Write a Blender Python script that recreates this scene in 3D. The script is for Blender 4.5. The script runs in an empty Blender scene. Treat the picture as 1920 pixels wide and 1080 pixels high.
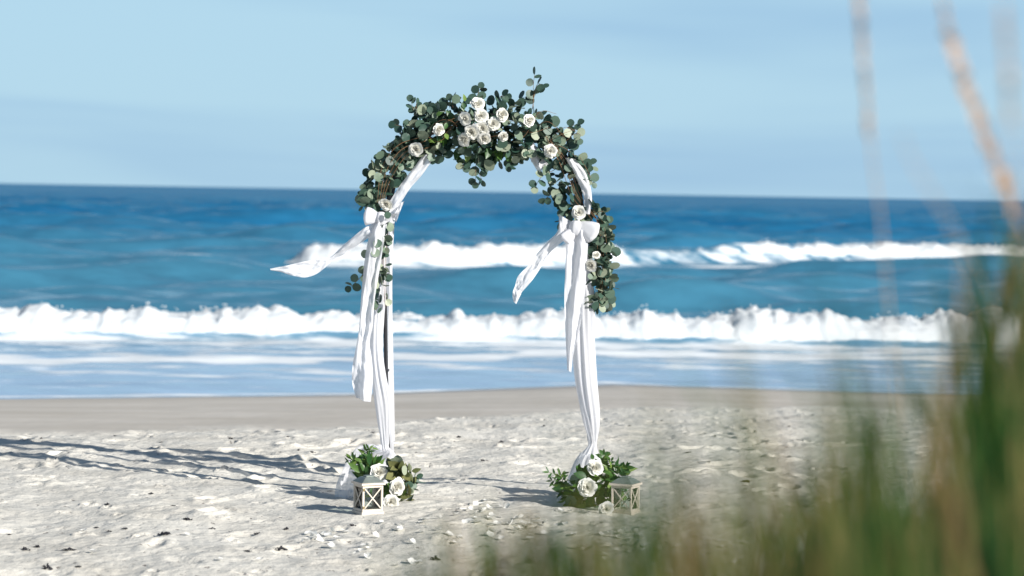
import bpy, math, random
import numpy as np
from mathutils import Vector, Matrix, Quaternion

random.seed(7)
rng = np.random.default_rng(11)
S = bpy.context.scene
C = S.collection
R = math.radians

# ------------------------------------------------------------------ camera
CAM = Vector((0.0, -14.0, 1.8))
FPX = 85.0 / 36.0 * 1920.0
PITCH = math.atan(181.0 / FPX)
ROLL = R(0.985)
cd = bpy.data.cameras.new('camera')
cam = bpy.data.objects.new('camera', cd)
C.objects.link(cam)
cd.lens = 85.0
cd.sensor_width = 36.0
cd.sensor_fit = 'HORIZONTAL'
cd.clip_start = 0.05
cd.clip_end = 20000.0
CROT = (Matrix.Rotation(R(90) - PITCH, 3, 'X') @ Matrix.Rotation(ROLL, 3, 'Z'))
cam.matrix_world = Matrix.Translation(CAM) @ CROT.to_4x4()
cd.dof.use_dof = True
cd.dof.focus_distance = 13.95
cd.dof.aperture_fstop = 2.6
S.camera = cam

# ------------------------------------------------------------------ sky and sun
SUN_EL = R(24.0)
SUN_A = R(40.0)            # shadows run this far from the image plane
sun_h = Vector((math.cos(SUN_A), -math.sin(SUN_A), 0))
W = bpy.data.worlds.new('World')
S.world = W
W.use_nodes = True
wn, wl = W.node_tree.nodes, W.node_tree.links
bg = wn['Background']
sky = wn.new('ShaderNodeTexSky')
sky.sky_type = 'NISHITA'
sky.sun_disc = False
sky.sun_elevation = SUN_EL
sky.sun_rotation = math.atan2(sun_h.x, sun_h.y)
sky.altitude = 0.0
sky.air_density = 1.0
sky.dust_density = 0.6
sky.ozone_density = 3.0
# a thin high veil of cloud over the blue
tc = wn.new('ShaderNodeTexCoord')
sep = wn.new('ShaderNodeSeparateXYZ')
wl.new(tc.outputs['Generated'], sep.inputs[0])
mp = wn.new('ShaderNodeMapping')
mp.inputs['Scale'].default_value = (1.1, 1.1, 11.0)
wl.new(tc.outputs['Generated'], mp.inputs[0])
nz = wn.new('ShaderNodeTexNoise')
nz.inputs['Scale'].default_value = 1.6
nz.inputs['Detail'].default_value = 3.5
nz.inputs['Roughness'].default_value = 0.55
nz.inputs['Distortion'].default_value = 0.4
wl.new(mp.outputs[0], nz.inputs['Vector'])
vr = wn.new('ShaderNodeMapRange')
vr.interpolation_type = 'SMOOTHSTEP'
vr.inputs[1].default_value = 0.36
vr.inputs[2].default_value = 0.62
wl.new(nz.outputs[0], vr.inputs[0])
hz = wn.new('ShaderNodeMapRange')            # the haze thins out towards the clear zenith
hz.interpolation_type = 'SMOOTHSTEP'
hz.inputs[1].default_value = 0.07
hz.inputs[2].default_value = 0.6
hz.inputs[3].default_value = 0.90
hz.inputs[4].default_value = 0.0
wl.new(sep.outputs[2], hz.inputs[0])
tint = wn.new('ShaderNodeMix')
tint.data_type = 'RGBA'
tint.inputs[6].default_value = (3.65, 6.2, 9.0, 1)
tint.inputs[7].default_value = (5.3, 8.1, 10.0, 1)
wl.new(vr.outputs[0], tint.inputs[0])
veil = wn.new('ShaderNodeMix')
veil.data_type = 'RGBA'
wl.new(hz.outputs[0], veil.inputs[0])
wl.new(sky.outputs[0], veil.inputs[6])
wl.new(tint.outputs[2], veil.inputs[7])
wl.new(veil.outputs[2], bg.inputs['Color'])
bg.inputs['Strength'].default_value = 0.055

sl = bpy.data.lights.new('sun', 'SUN')
sl.energy = 5.0
sl.angle = R(0.53)
sl.color = (1.0, 0.955, 0.90)
sun = bpy.data.objects.new('sun', sl)
C.objects.link(sun)
sd = -(sun_h * math.cos(SUN_EL) + Vector((0, 0, math.sin(SUN_EL))))
sun.rotation_euler = sd.to_track_quat('-Z', 'Y').to_euler()
sun.location = (8, -8, 8)

S.view_settings.view_transform = 'Standard'
S.view_settings.look = 'None'
S.view_settings.gamma = 1.0
S.view_settings.use_curve_mapping = False
S.view_settings.exposure = 0.68
S.render.engine = 'CYCLES'
S.cycles.use_denoising = True
S.cycles.max_bounces = 8
S.cycles.transparent_max_bounces = 16
S.cycles.sample_clamp_indirect = 6.0

# ------------------------------------------------------------------ helpers
def P(px, py, y=0.0):
    """point seen at a pixel of the photograph, at depth plane y"""
    d = CROT @ Vector(((px - 960) / FPX, -(py - 540) / FPX, -1))
    return CAM + d * ((y - CAM.y) / d.y)

PX = 14.0 / FPX            # metres per photograph pixel at the arch

_perm = np.arange(256); np.random.default_rng(5).shuffle(_perm); _perm = np.concatenate([_perm, _perm, _perm])
_grad = np.random.default_rng(6).normal(size=(256, 3)); _grad /= np.linalg.norm(_grad, axis=1)[:, None]
def perlin(x, y, z=0.0):
    x, y, z = np.broadcast_arrays(np.asarray(x, float), np.asarray(y, float), np.asarray(z, float))
    xi, yi, zi = np.floor(x).astype(int), np.floor(y).astype(int), np.floor(z).astype(int)
    xf, yf, zf = x - xi, y - yi, z - zi
    u, v, w = [t * t * t * (t * (t * 6 - 15) + 10) for t in (xf, yf, zf)]
    xi &= 255; yi &= 255; zi &= 255
    def g(dx, dy, dz):
        h = _perm[_perm[_perm[xi + dx] + yi + dy] + zi + dz]
        q = _grad[h]
        return q[..., 0] * (xf - dx) + q[..., 1] * (yf - dy) + q[..., 2] * (zf - dz)
    def lp(a, b, t): return a + t * (b - a)
    return lp(lp(lp(g(0,0,0), g(1,0,0), u), lp(g(0,1,0), g(1,1,0), u), v),
              lp(lp(g(0,0,1), g(1,0,1), u), lp(g(0,1,1), g(1,1,1), u), v), w) * 1.5
def fbm(x, y, z=0.0, o=4, gain=0.5):
    s, a = 0, 1.0
    for i in range(o):
        s = s + a * perlin(np.asarray(x) * 2**i + 17.3 * i, np.asarray(y) * 2**i + 5.1 * i, np.asarray(z) * 2**i)
        a *= gain
    return s
def smooth(a, b, t):
    t = np.clip((np.asarray(t, float) - a) / (b - a), 0, 1)
    return t * t * (3 - 2 * t)

def mesh(name, verts, faces, smooth_=True):
    me = bpy.data.meshes.new(name)
    v = np.asarray(verts, dtype=np.float32).reshape(-1, 3)
    if isinstance(faces, np.ndarray):
        n, k = faces.shape
        me.vertices.add(len(v)); me.vertices.foreach_set('co', v.ravel())
        me.loops.add(n * k); me.loops.foreach_set('vertex_index', faces.ravel().astype(np.int32))
        me.polygons.add(n)
        me.polygons.foreach_set('loop_start', np.arange(0, n * k, k, dtype=np.int32))
        me.polygons.foreach_set('loop_total', np.full(n, k, dtype=np.int32))
        me.update(calc_edges=True)
    else:
        me.from_pydata([tuple(map(float, q)) for q in v], [], faces)
        me.update()
    if smooth_:
        me.polygons.foreach_set('use_smooth', np.ones(len(me.polygons), dtype=bool))
    return me

def tag(o, label=None, cat=None, group=None, kind=None):
    if label: o['label'] = label
    if cat: o['category'] = cat
    if group: o['group'] = group
    if kind: o['kind'] = kind
    return o

def obj(name, me, mat=None, parent=None, M=None):
    o = bpy.data.objects.new(name, me)
    C.objects.link(o)
    if mat is not None and len(me.materials) == 0:
        me.materials.append(mat)
    if M is not None:
        o.matrix_basis = M
    if parent is not None:
        o.parent = parent
        if parent.type == 'EMPTY':
            o.matrix_parent_inverse = Matrix.Translation(-parent.location)
    return o

def thing(name, loc, label, cat, group=None):
    o = bpy.data.objects.new(name, None)
    C.objects.link(o)
    o.empty_display_size = 0.1
    o.location = loc
    return tag(o, label, cat, group)

def grid_faces(nu, nv, closed_v=False):
    i = np.arange(nu - 1)[:, None]
    j = np.arange(nv if closed_v else nv - 1)[None, :]
    j2 = (j + 1) % nv
    return np.stack([i * nv + j, (i + 1) * nv + j, (i + 1) * nv + j2, i * nv + j2], -1).reshape(-1, 4)

def catmull(pts, n):
    p = np.asarray(pts, float)
    q = np.vstack([2 * p[0] - p[1], p, 2 * p[-1] - p[-2]])
    out = []
    for i in range(len(p) - 1):
        a, b, c, d = q[i:i + 4]
        for t in np.linspace(0, 1, n, endpoint=False):
            out.append(0.5 * (2 * b + (c - a) * t + (2 * a - 5 * b + 4 * c - d) * t**2 + (-a + 3 * b - 3 * c + d) * t**3))
    out.append(p[-1])
    return np.array(out)

def tube_arrays(pts, r, n=8):
    pts = np.asarray(pts, float)
    r = np.full(len(pts), r) if np.isscalar(r) else np.asarray(r, float)
    tan = np.gradient(pts, axis=0)
    tan /= np.linalg.norm(tan, axis=1)[:, None] + 1e-9
    ref = np.array([0.13, 1, 0.07])
    a = np.cross(tan, ref); a /= np.linalg.norm(a, axis=1)[:, None] + 1e-9
    b = np.cross(tan, a)
    th = np.linspace(0, 2 * np.pi, n, endpoint=False)
    v = pts[:, None] + r[:, None, None] * (np.cos(th)[None, :, None] * a[:, None] + np.sin(th)[None, :, None] * b[:, None])
    return v.reshape(-1, 3), grid_faces(len(pts), n, True)

class Join:
    def __init__(s): s.v = []; s.f = []; s.n = 0
    def add(s, v, f):
        v = np.asarray(v, float).reshape(-1, 3)
        s.v.append(v); s.f += [tuple(int(i) + s.n for i in q) for q in f]; s.n += len(v)
    def mesh(s, name, sm=True):
        return mesh(name, np.vstack(s.v), s.f, sm)

def box(j, c, s, M=None):
    v = np.array([[x, y, z] for x in (-.5, .5) for y in (-.5, .5) for z in (-.5, .5)]) * np.array(s) + np.array(c)
    if M is not None:
        v = np.array([M @ Vector(q) for q in v])
    j.add(v, [(0,1,3,2), (4,6,7,5), (0,4,5,1), (2,3,7,6), (0,2,6,4), (1,5,7,3)])

# ------------------------------------------------------------------ materials
def newmat(name):
    m = bpy.data.materials.new(name); m.use_nodes = True
    return m, m.node_tree.nodes, m.node_tree.links, m.node_tree.nodes['Principled BSDF']
def setp(p, **k):
    for a, b in k.items():
        p.inputs[a.replace('_', ' ')].default_value = b
def ramp(n, stops):
    r = n.new('ShaderNodeValToRGB'); e = r.color_ramp.elements
    while len(e) < len(stops): e.new(0.5)
    for x, (pos, col) in zip(e, stops):
        x.position = pos; x.color = (*col, 1)
    return r
def noise(n, l, scale, detail=4, vec=None, rough=0.5):
    t = n.new('ShaderNodeTexNoise')
    t.inputs['Scale'].default_value = scale
    t.inputs['Detail'].default_value = detail
    t.inputs['Roughness'].default_value = rough
    if vec is not None: l.new(vec, t.inputs['Vector'])
    return t
def bump(n, l, src, p, strength, dist):
    b = n.new('ShaderNodeBump'); b.inputs['Strength'].default_value = strength; b.inputs['Distance'].default_value = dist
    l.new(src, b.inputs['Height']); l.new(b.outputs[0], p.inputs['Normal'])
    return b

def leaf_material(name, stops, transl=0.25, rough=0.5, island=False, spec=0.4):
    m, n, l, p = newmat(name)
    if island:
        src = n.new('ShaderNodeNewGeometry').outputs['Random Per Island']
    else:
        src = n.new('ShaderNodeObjectInfo').outputs['Random']
    r = ramp(n, stops); l.new(src, r.inputs[0])
    co = n.new('ShaderNodeTexCoord')
    nt = noise(n, l, 9.0 if not island else 30.0, 3, co.outputs['Object'])
    mx = n.new('ShaderNodeMix'); mx.data_type = 'RGBA'; mx.blend_type = 'MULTIPLY'; mx.inputs[0].default_value = 1
    r2 = ramp(n, [(0.3, (0.78, 0.78, 0.78)), (0.7, (1.15, 1.12, 1.08))]); l.new(nt.outputs[0], r2.inputs[0])
    l.new(r.outputs[0], mx.inputs[6]); l.new(r2.outputs[0], mx.inputs[7])
    l.new(mx.outputs[2], p.inputs['Base Color'])
    setp(p, Roughness=rough, Specular_IOR_Level=spec)
    tr = n.new('ShaderNodeBsdfTranslucent'); l.new(mx.outputs[2], tr.inputs[0])
    ms = n.new('ShaderNodeMixShader'); ms.inputs[0].default_value = transl
    l.new(p.outputs[0], ms.inputs[1]); l.new(tr.outputs[0], ms.inputs[2])
    l.new(ms.outputs[0], n['Material Output'].inputs[0])
    return m

EUC = [(0.0, (0.018, 0.052, 0.040)), (0.4, (0.065, 0.12, 0.085)), (0.75, (0.17, 0.225, 0.16)), (1.0, (0.33, 0.37, 0.27))]
M_EUC = leaf_material('eucalyptus_leaf', EUC, 0.16)
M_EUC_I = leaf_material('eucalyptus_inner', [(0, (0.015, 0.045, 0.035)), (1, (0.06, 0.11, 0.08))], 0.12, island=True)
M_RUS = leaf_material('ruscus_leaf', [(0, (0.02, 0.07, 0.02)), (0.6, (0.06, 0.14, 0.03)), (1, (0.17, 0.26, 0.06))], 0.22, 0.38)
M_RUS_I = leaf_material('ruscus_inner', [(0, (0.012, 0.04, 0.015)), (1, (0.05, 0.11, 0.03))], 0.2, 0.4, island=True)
M_OLIVE = leaf_material('olive_leaf', [(0, (0.07, 0.09, 0.03)), (1, (0.20, 0.20, 0.08))], 0.25, 0.5)
M_GRASS = leaf_material('grass_blade', [(0, (0.005, 0.022, 0.007)), (0.4, (0.016, 0.062, 0.010)), (0.62, (0.055, 0.11, 0.018)), (0.78, (0.16, 0.15, 0.05)), (1, (0.27, 0.17, 0.085))], 0.22, 0.6, island=True, spec=0.08)
M_GRASS_D = leaf_material('dead_grass_blade', [(0, (0.025, 0.018, 0.012)), (0.6, (0.07, 0.042, 0.022)), (1, (0.17, 0.10, 0.05))], 0.2, 0.7, island=True, spec=0.2)

def plain(name, col, rough=0.6, var=0.12, scale=40.0, metal=0.0, spec=0.4, bmp=0.0):
    m, n, l, p = newmat(name)
    co = n.new('ShaderNodeTexCoord')
    nt = noise(n, l, scale, 5, co.outputs['Object'])
    r = ramp(n, [(0.3, tuple(c * (1 - var) for c in col)), (0.7, tuple(min(1, c * (1 + var)) for c in col))])
    l.new(nt.outputs[0], r.inputs[0]); l.new(r.outputs[0], p.inputs['Base Color'])
    setp(p, Roughness=rough, Metallic=metal, Specular_IOR_Level=spec)
    if bmp: bump(n, l, nt.outputs[0], p, bmp, 0.004)
    return m
M_IRON = plain('dark_iron', (0.015, 0.016, 0.02), 0.5, 0.2, 60, 0.3)
M_STEM = plain('brown_stem', (0.16, 0.085, 0.04), 0.7, 0.3, 60)
M_GSTEM = plain('green_stem', (0.10, 0.14, 0.04), 0.6, 0.2, 60)
M_STALK = plain('dry_stalk', (0.44, 0.29, 0.17), 0.8, 0.25, 30)
M_SEED = plain('seed_head', (0.46, 0.29, 0.17), 0.8, 0.3, 60)
M_WEED = plain('dry_seaweed', (0.022, 0.022, 0.028), 0.8, 0.4, 60)
M_WOOD = plain('whitewashed_wood', (0.56, 0.495, 0.42), 0.65, 0.10, 25, bmp=0.2)
M_ROOF = plain('grey_metal_roof', (0.20, 0.23, 0.21), 0.45, 0.15, 30, 0.4)
M_BRASS = plain('dull_brass', (0.22, 0.17, 0.09), 0.45, 0.2, 80, 0.7)

def petal_material(name, col, tr=0.25):
    m, n, l, p = newmat(name)
    co = n.new('ShaderNodeTexCoord')
    nt = noise(n, l, 30, 3, co.outputs['Object'])
    r = ramp(n, [(0.3, tuple(c * 0.93 for c in col)), (0.75, col)])
    l.new(nt.outputs[0], r.inputs[0]); l.new(r.outputs[0], p.inputs['Base Color'])
    setp(p, Roughness=0.6, Specular_IOR_Level=0.25)
    t = n.new('ShaderNodeBsdfTranslucent'); l.new(r.outputs[0], t.inputs[0])
    ms = n.new('ShaderNodeMixShader'); ms.inputs[0].default_value = tr
    l.new(p.outputs[0], ms.inputs[1]); l.new(t.outputs[0], ms.inputs[2])
    l.new(ms.outputs[0], n['Material Output'].inputs[0])
    return m
M_PETAL = petal_material('rose_petal_white', (0.80, 0.795, 0.755))
M_HEART = petal_material('rose_heart_cream', (0.80, 0.785, 0.715), 0.15)

def cloth_material(name, sheer, col=(0.76, 0.765, 0.79), transl=0.42):
    m, n, l, p = newmat(name)
    co = n.new('ShaderNodeTexCoord')
    wv = noise(n, l, 45, 3, co.outputs['Object'])
    setp(p, Base_Color=(*col, 1), Roughness=0.75, Specular_IOR_Level=0.15)
    bump(n, l, wv.outputs[0], p, 0.15, 0.01)
    t = n.new('ShaderNodeBsdfTranslucent'); t.inputs[0].default_value = (*col, 1)
    ms = n.new('ShaderNodeMixShader'); ms.inputs[0].default_value = transl
    l.new(p.outputs[0], ms.inputs[1]); l.new(t.outputs[0], ms.inputs[2])
    tp = n.new('ShaderNodeBsdfTransparent')
    m2 = n.new('ShaderNodeMixShader'); m2.inputs[0].default_value = sheer
    l.new(ms.outputs[0], m2.inputs[1]); l.new(tp.outputs[0], m2.inputs[2])
    l.new(m2.outputs[0], n['Material Output'].inputs[0])
    return m
M_SATIN = cloth_material('white_sash_fabric', 0.08)
M_CHIFFON = cloth_material('white_chiffon', 0.20)
M_TULLE = cloth_material('sheer_white_tulle', 0.28)

def glass_material():
    m, n, l, p = newmat('lantern_glass')
    tp = n.new('ShaderNodeBsdfTransparent'); tp.inputs[0].default_value = (0.93, 0.96, 0.95, 1)
    gl = n.new('ShaderNodeBsdfGlossy'); gl.inputs['Roughness'].default_value = 0.03
    fr = n.new('ShaderNodeFresnel'); fr.inputs[0].default_value = 1.5
    nt = noise(n, l, 8, 2); bb = n.new('ShaderNodeBump'); bb.inputs['Strength'].default_value = 0.05
    l.new(nt.outputs[0], bb.inputs['Height']); l.new(bb.outputs[0], gl.inputs['Normal'])
    ms = n.new('ShaderNodeMixShader'); l.new(fr.outputs[0], ms.inputs[0])
    l.new(tp.outputs[0], ms.inputs[1]); l.new(gl.outputs[0], ms.inputs[2])
    l.new(ms.outputs[0], n['Material Output'].inputs[0])
    return m
M_GLASS = glass_material()

# ------------------------------------------------------------------ beach and dune
SEA_Z = -0.9
def shore_y(x):
    return np.interp(x, [-60, -12, -6.4, -2.2, 1.4, 4.7, 9, 60], [13, 15.0, 16.1, 17.6, 20.2, 19.6, 19.0, 19.0])
def dry_y(x):
    return np.interp(x, [-60, -4, -1.4, 0.7, 3.4, 60], [3.6, 4.1, 5.4, 8.8, 10.0, 11.0])
def base_z(x, y):
    x = np.asarray(x, float); y = np.asarray(y, float)
    ys = shore_y(x)
    t = y / ys
    prof = np.interp(t, [-1, 0, .25, .45, 0.7, 1.0, 1.15, 1.6, 4], [0, 0, .09, .27, .56, 1.0, 1.22, 2.2, 6])
    z = -0.9 * prof
    # dune under the camera, higher on the right
    dd = 1 - smooth(-9.0, -5.2, y + 0.25 * np.sin(x * 0.9))
    crest = 0.80 + 0.42 * smooth(0.1, 1.5, x) + 0.05 * perlin(x * 0.8, y * 0.8, 3.1)
    return z + crest * dd

# non-uniform grid, fine where the photo looks
def axis(lo, f0, f1, hi, step, growth):
    mid = np.arange(f0, f1, step)
    a = [f1]; s = step
    while a[-1] < hi: s = s * growth; a.append(a[-1] + s)
    b = [f0]; s = step
    while b[-1] > lo: s = s * growth; b.append(b[-1] - s)
    return np.concatenate([np.array(b[1:])[::-1], mid, np.array(a)])
gx = axis(-60, -4.0, 4.4, 60, 0.0145, 1.10)
gy = np.concatenate([axis(-30, -3.2, 3.0, 3.0, 0.0215, 1.06)[:-1],
                     np.cumsum(np.concatenate([[3.0], np.geomspace(0.022, 0.25, 210)]))])
GX, GY = np.meshgrid(gx, gy, indexing='ij')
dry_line = dry_y(GX) + 0.25 * fbm(GX * 0.9, GY * 0.25, 8.8, 3)
dry = 1 - smooth(-0.7, 0.6, GY - dry_line + 0.5 * fbm(GX * 2.2, GY * 1.6, 5.5, 3))
Z = base_z(GX, GY)
rel = 0.026 * fbm(GX * 1.3, GY * 1.1, 0.3, 3)
lump = fbm(GX * 4.2, GY * 3.4, 2.2, 3)
rel += 0.0075 * lump - 0.004 * np.abs(fbm(GX * 6.5, GY * 5.2, 7.7, 2))
rel += 0.0030 * fbm(GX * 17, GY * 13, 4.4, 3)
# trodden hollows and footprints
def stamp(Zr, cx, cy, a, L, Wd, depth):
    r = 2.2 * L
    i0, i1 = np.searchsorted(gx, [cx - r, cx + r]); j0, j1 = np.searchsorted(gy, [cy - r, cy + r])
    if i1 <= i0 or j1 <= j0: return
    X = GX[i0:i1, j0:j1] - cx; Y = GY[i0:i1, j0:j1] - cy
    u = (X * math.cos(a) + Y * math.sin(a)) / L; v = (-X * math.sin(a) + Y * math.cos(a)) / Wd
    q = np.sqrt(u * u + v * v)
    Zr[i0:i1, j0:j1] += depth * (-np.exp(-(q / 0.75) ** 4) + 0.55 * np.exp(-((q - 1.25) / 0.38) ** 2))
for k in range(620):
    cx = rng.uniform(-4.6, 5.2); cy = rng.uniform(-3.4, 9.5)
    stamp(rel, cx, cy, rng.uniform(0, math.pi), rng.uniform(.09, .16), rng.uniform(.05, .08), rng.uniform(.003, .016))
for k in range(900):
    cx = rng.uniform(-4.6, 5.2); cy = rng.uniform(-3.4, 9.5)
    stamp(rel, cx, cy, rng.uniform(0, math.pi), rng.uniform(.03, .06), rng.uniform(.02, .035), rng.uniform(.004, .012))
for k in range(330):                                    # small sharp pits
    stamp(rel, rng.uniform(-4.6, 5.2), rng.uniform(-3.4, 9.0), rng.uniform(0, math.pi), rng.uniform(.022, .045), rng.uniform(.018, .03), rng.uniform(.014, .030))
for k in range(9):                                      # lines of footprints
    x0, y0, a = rng.uniform(-4, 4.5), rng.uniform(-3, 4), rng.uniform(-.7, .7) + (math.pi / 2 if k % 3 == 0 else 0)
    for i in range(9):
        sd_ = .09 * (1 if i % 2 else -1)
        stamp(rel, x0 + .62 * i * math.cos(a) - sd_ * math.sin(a), y0 + .62 * i * math.sin(a) + sd_ * math.cos(a), a + rng.normal(0, .15), .135, .06, rng.uniform(.02, .034))
wet_rel = 0.006 * fbm(GX * 0.7, GY * 0.5, 1.1, 3) + 0.0015 * fbm(GX * 6, GY * 2, 1.9, 2)
near = smooth(-0.4, 0.1, GY - dry_line + 0.55)     # small drop at the edge of the dry sand
Z = Z + dry * rel + (1 - dry) * wet_rel + 0.03 * (1 - near)
def gz(x, y):
    i = int(np.clip(np.searchsorted(gx, x) - 1, 0, len(gx) - 2)); j = int(np.clip(np.searchsorted(gy, y) - 1, 0, len(gy) - 2))
    tx = (x - gx[i]) / (gx[i+1] - gx[i]); ty = (y - gy[j]) / (gy[j+1] - gy[j])
    return float((Z[i,j]*(1-tx) + Z[i+1,j]*tx)*(1-ty) + (Z[i,j+1]*(1-tx) + Z[i+1,j+1]*tx)*ty)
def G(px, py):
    """the sand point seen at a pixel"""
    d = CROT @ Vector(((px - 960) / FPX, -(py - 540) / FPX, -1))
    t = 9.0
    for k in range(400):
        q = CAM + d * t
        if q.z <= gz(q.x, q.y): break
        t += 0.05
    q = CAM + d * t
    return Vector((q.x, q.y, gz(q.x, q.y)))

me = mesh('beach', np.stack([GX, GY, Z], -1).reshape(-1, 3), grid_faces(len(gx), len(gy)))
at = me.attributes.new('dry', 'FLOAT', 'POINT'); at.data.foreach_set('value', dry.astype(np.float32).ravel())
wet = smooth(-4.2, -0.3, GY - shore_y(GX)) * (1 - dry)
at = me.attributes.new('wet', 'FLOAT', 'POINT'); at.data.foreach_set('value', wet.astype(np.float32).ravel())
m, n, l, p = newmat('sand')
co = n.new('ShaderNodeTexCoord')
n1 = noise(n, l, 1.6, 6, co.outputs['Object'], 0.6)
n2 = noise(n, l, 220, 3, co.outputs['Object'], 0.7)
n3 = noise(n, l, 22, 3, co.outputs['Object'], 0.6)
c1 = ramp(n, [(0.3, (0.50, 0.475, 0.415)), (0.55, (0.60, 0.578, 0.515)), (0.8, (0.66, 0.64, 0.58))])
l.new(n1.outputs[0], c1.inputs[0])
c2 = ramp(n, [(0.25, (0.72, 0.71, 0.70)), (0.5, (1.0, 1.0, 1.0)), (0.75, (1.12, 1.12, 1.12))]); l.new(n2.outputs[0], c2.inputs[0])
mx = n.new('ShaderNodeMix'); mx.data_type = 'RGBA'; mx.blend_type = 'MULTIPLY'; mx.inputs[0].default_value = 1
l.new(c1.outputs[0], mx.inputs[6]); l.new(c2.outputs[0], mx.inputs[7])
c3 = ramp(n, [(0.31, (0.22, 0.20, 0.20)), (0.345, (1, 1, 1))]); l.new(n3.outputs[0], c3.inputs[0])
mx3 = n.new('ShaderNodeMix'); mx3.data_type = 'RGBA'; mx3.blend_type = 'MULTIPLY'; mx3.inputs[0].default_value = 0.85
l.new(mx.outputs[2], mx3.inputs[6]); l.new(c3.outputs[0], mx3.inputs[7])
# damp, packed sand
mpw = n.new('ShaderNodeMapping'); mpw.inputs['Scale'].default_value = (0.6, 1.1, 1); l.new(co.outputs['Object'], mpw.inputs[0])
nw = noise(n, l, 1.0, 5, mpw.outputs[0], 0.55)
cw = ramp(n, [(0.32, (0.42, 0.385, 0.33)), (0.5, (0.46, 0.425, 0.37)), (0.68, (0.51, 0.475, 0.42))]); l.new(nw.outputs[0], cw.inputs[0])
ad = n.new('ShaderNodeAttribute'); ad.attribute_name = 'dry'
mx4 = n.new('ShaderNodeMix'); mx4.data_type = 'RGBA'
l.new(ad.outputs['Fac'], mx4.inputs[0]); l.new(cw.outputs[0], mx4.inputs[6]); l.new(mx3.outputs[2], mx4.inputs[7])
aw = n.new('ShaderNodeAttribute'); aw.attribute_name = 'wet'
mx5 = n.new('ShaderNodeMix'); mx5.data_type = 'RGBA'; mx5.inputs[7].default_value = (0.24, 0.20, 0.17, 1)
l.new(aw.outputs['Fac'], mx5.inputs[0]); l.new(mx4.outputs[2], mx5.inputs[6])
l.new(mx5.outputs[2], p.inputs['Base Color'])
rr = n.new('ShaderNodeMapRange'); rr.inputs[3].default_value = 0.95; rr.inputs[4].default_value = 0.22
l.new(aw.outputs['Fac'], rr.inputs[0]); l.new(rr.outputs[0], p.inputs['Roughness'])
setp(p, Specular_IOR_Level=0.25)
nb = n.new('ShaderNodeMath'); nb.operation = 'MULTIPLY'
l.new(n3.outputs[0], nb.inputs[0]); l.new(ad.outputs['Fac'], nb.inputs[1])
bump(n, l, nb.outputs[0], p, 0.6, 0.02)
tag(obj('beach', me, m), 'pale trodden dry sand running down to damp sand at the water', kind='structure')

# ------------------------------------------------------------------ sea
def breaker1_y(x):    # line of the near breaker
    return 28.8 + 0.11 * (x + 8) + 0.5 * fbm(x * 0.12, 0.3, 0.7, 2)
def breaker2_y(x):
    return np.interp(x, [-40, -9, -7.5, -4, -1, 6, 14, 60], [72, 72, 72, 71.8, 72.5, 79, 87, 96]) + 1.2 * fbm(x * 0.07, 4.3, 0.7, 2)
def b2_height(x):
    a = smooth(-8.1, -6.9, x) * (1 - 0.42 * smooth(3.2, 5.2, x) * (1 - smooth(7.6, 8.6, x)))
    return a * 0.60
ry = [11.0]
while ry[-1] < 9000: ry.append(ry[-1] + max(0.14, 0.0052 * (ry[-1] + 14)))
ry = np.array(ry); NU = 370
uu = np.linspace(-1, 1, NU)
SX = uu[:, None] * (13 + 0.30 * (ry + 14))[None, :]
SY = np.repeat(ry[None, :], NU, 0)
sp = np.gradient(ry)[None, :] + 0 * SX
H = np.zeros_like(SX)
wr = np.random.default_rng(21)
for k in range(26):
    lam = np.exp(wr.uniform(math.log(4.0), math.log(20.0)))
    a = -math.pi / 2 + wr.normal(0, 0.22)
    ph = wr.uniform(0, 6.28)
    amp = 0.020 * lam ** 0.84
    s = np.sin(2 * math.pi / lam * (math.cos(a) * SX + math.sin(a) * SY) + ph + 1.3 * perlin(SX / lam / 3.1 + k, SY / lam / 3.1))
    wgt = np.clip(lam / (3.2 * sp) - 0.6, 0, 1)
    H += amp * wgt * (np.exp(1.1 * (s - 1)) * 1.9 - 0.85) * (0.75 + 0.7 * perlin(SX / lam / 2.3 + 9, SY / lam / 2.3 + k))
H *= 1 / (1 + (SY / 420.0) ** 2)
for k in range(22):                                     # short steep chop
    lam = np.exp(wr.uniform(math.log(1.9), math.log(11.0)))
    a = -math.pi / 2 + wr.normal(0, 0.38)
    s = np.sin(2 * math.pi / lam * (math.cos(a) * SX + math.sin(a) * SY) + wr.uniform(0, 6.28) + 1.6 * perlin(SX / lam / 2.6 + k, SY / lam / 2.6, 4.4))
    wgt = np.clip(lam / (3.0 * sp) - 0.5, 0, 1) / (1 + (SY / 500.0) ** 2)
    H += 0.0195 * lam ** 0.95 * wgt * (np.exp(1.2 * (s - 1)) * 1.9 - 0.8) * np.clip(0.6 + 1.5 * perlin(SX / lam / 3.3 + 3, SY / lam / 2.0 + k, 2.2), 0, 2)
ampl = 0.03 + 0.70 * smooth(30, 46, SY) + 0.30 * smooth(45, 110, SY)
H *= ampl
H += 0.012 * fbm(SX * 0.9, SY * 1.1, 6.0, 3) * smooth(15, 24, SY) * (1 - smooth(80, 140, SY)) 
H += 0.006 * fbm(SX * 0.5, SY * 0.6, 2.0, 2) + 0.022 * fbm(SX * 0.28, SY * 0.2, 12.0, 2) * (1 - smooth(22, 28, SY))
b1 = SY - breaker1_y(SX); b2 = SY - breaker2_y(SX)
H *= (1 - 0.92 * np.exp(-((b2 + 3) / 9.0) ** 2) * smooth(-10, -6, SX)) * (1 - 0.9 * np.exp(-(b1 / 2.5) ** 2))     # the breakers overrun the chop
H += 0.36 * np.where(b1 < 0, np.exp(-(b1 / 0.45) ** 2), np.exp(-(b1 / 2.6) ** 2))
h2 = b2_height(SX) * 0.8 + 0.18
H += h2 * np.where(b2 < 0, np.exp(-(b2 / 0.9) ** 2), np.exp(-(b2 / 4.5) ** 2))
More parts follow.
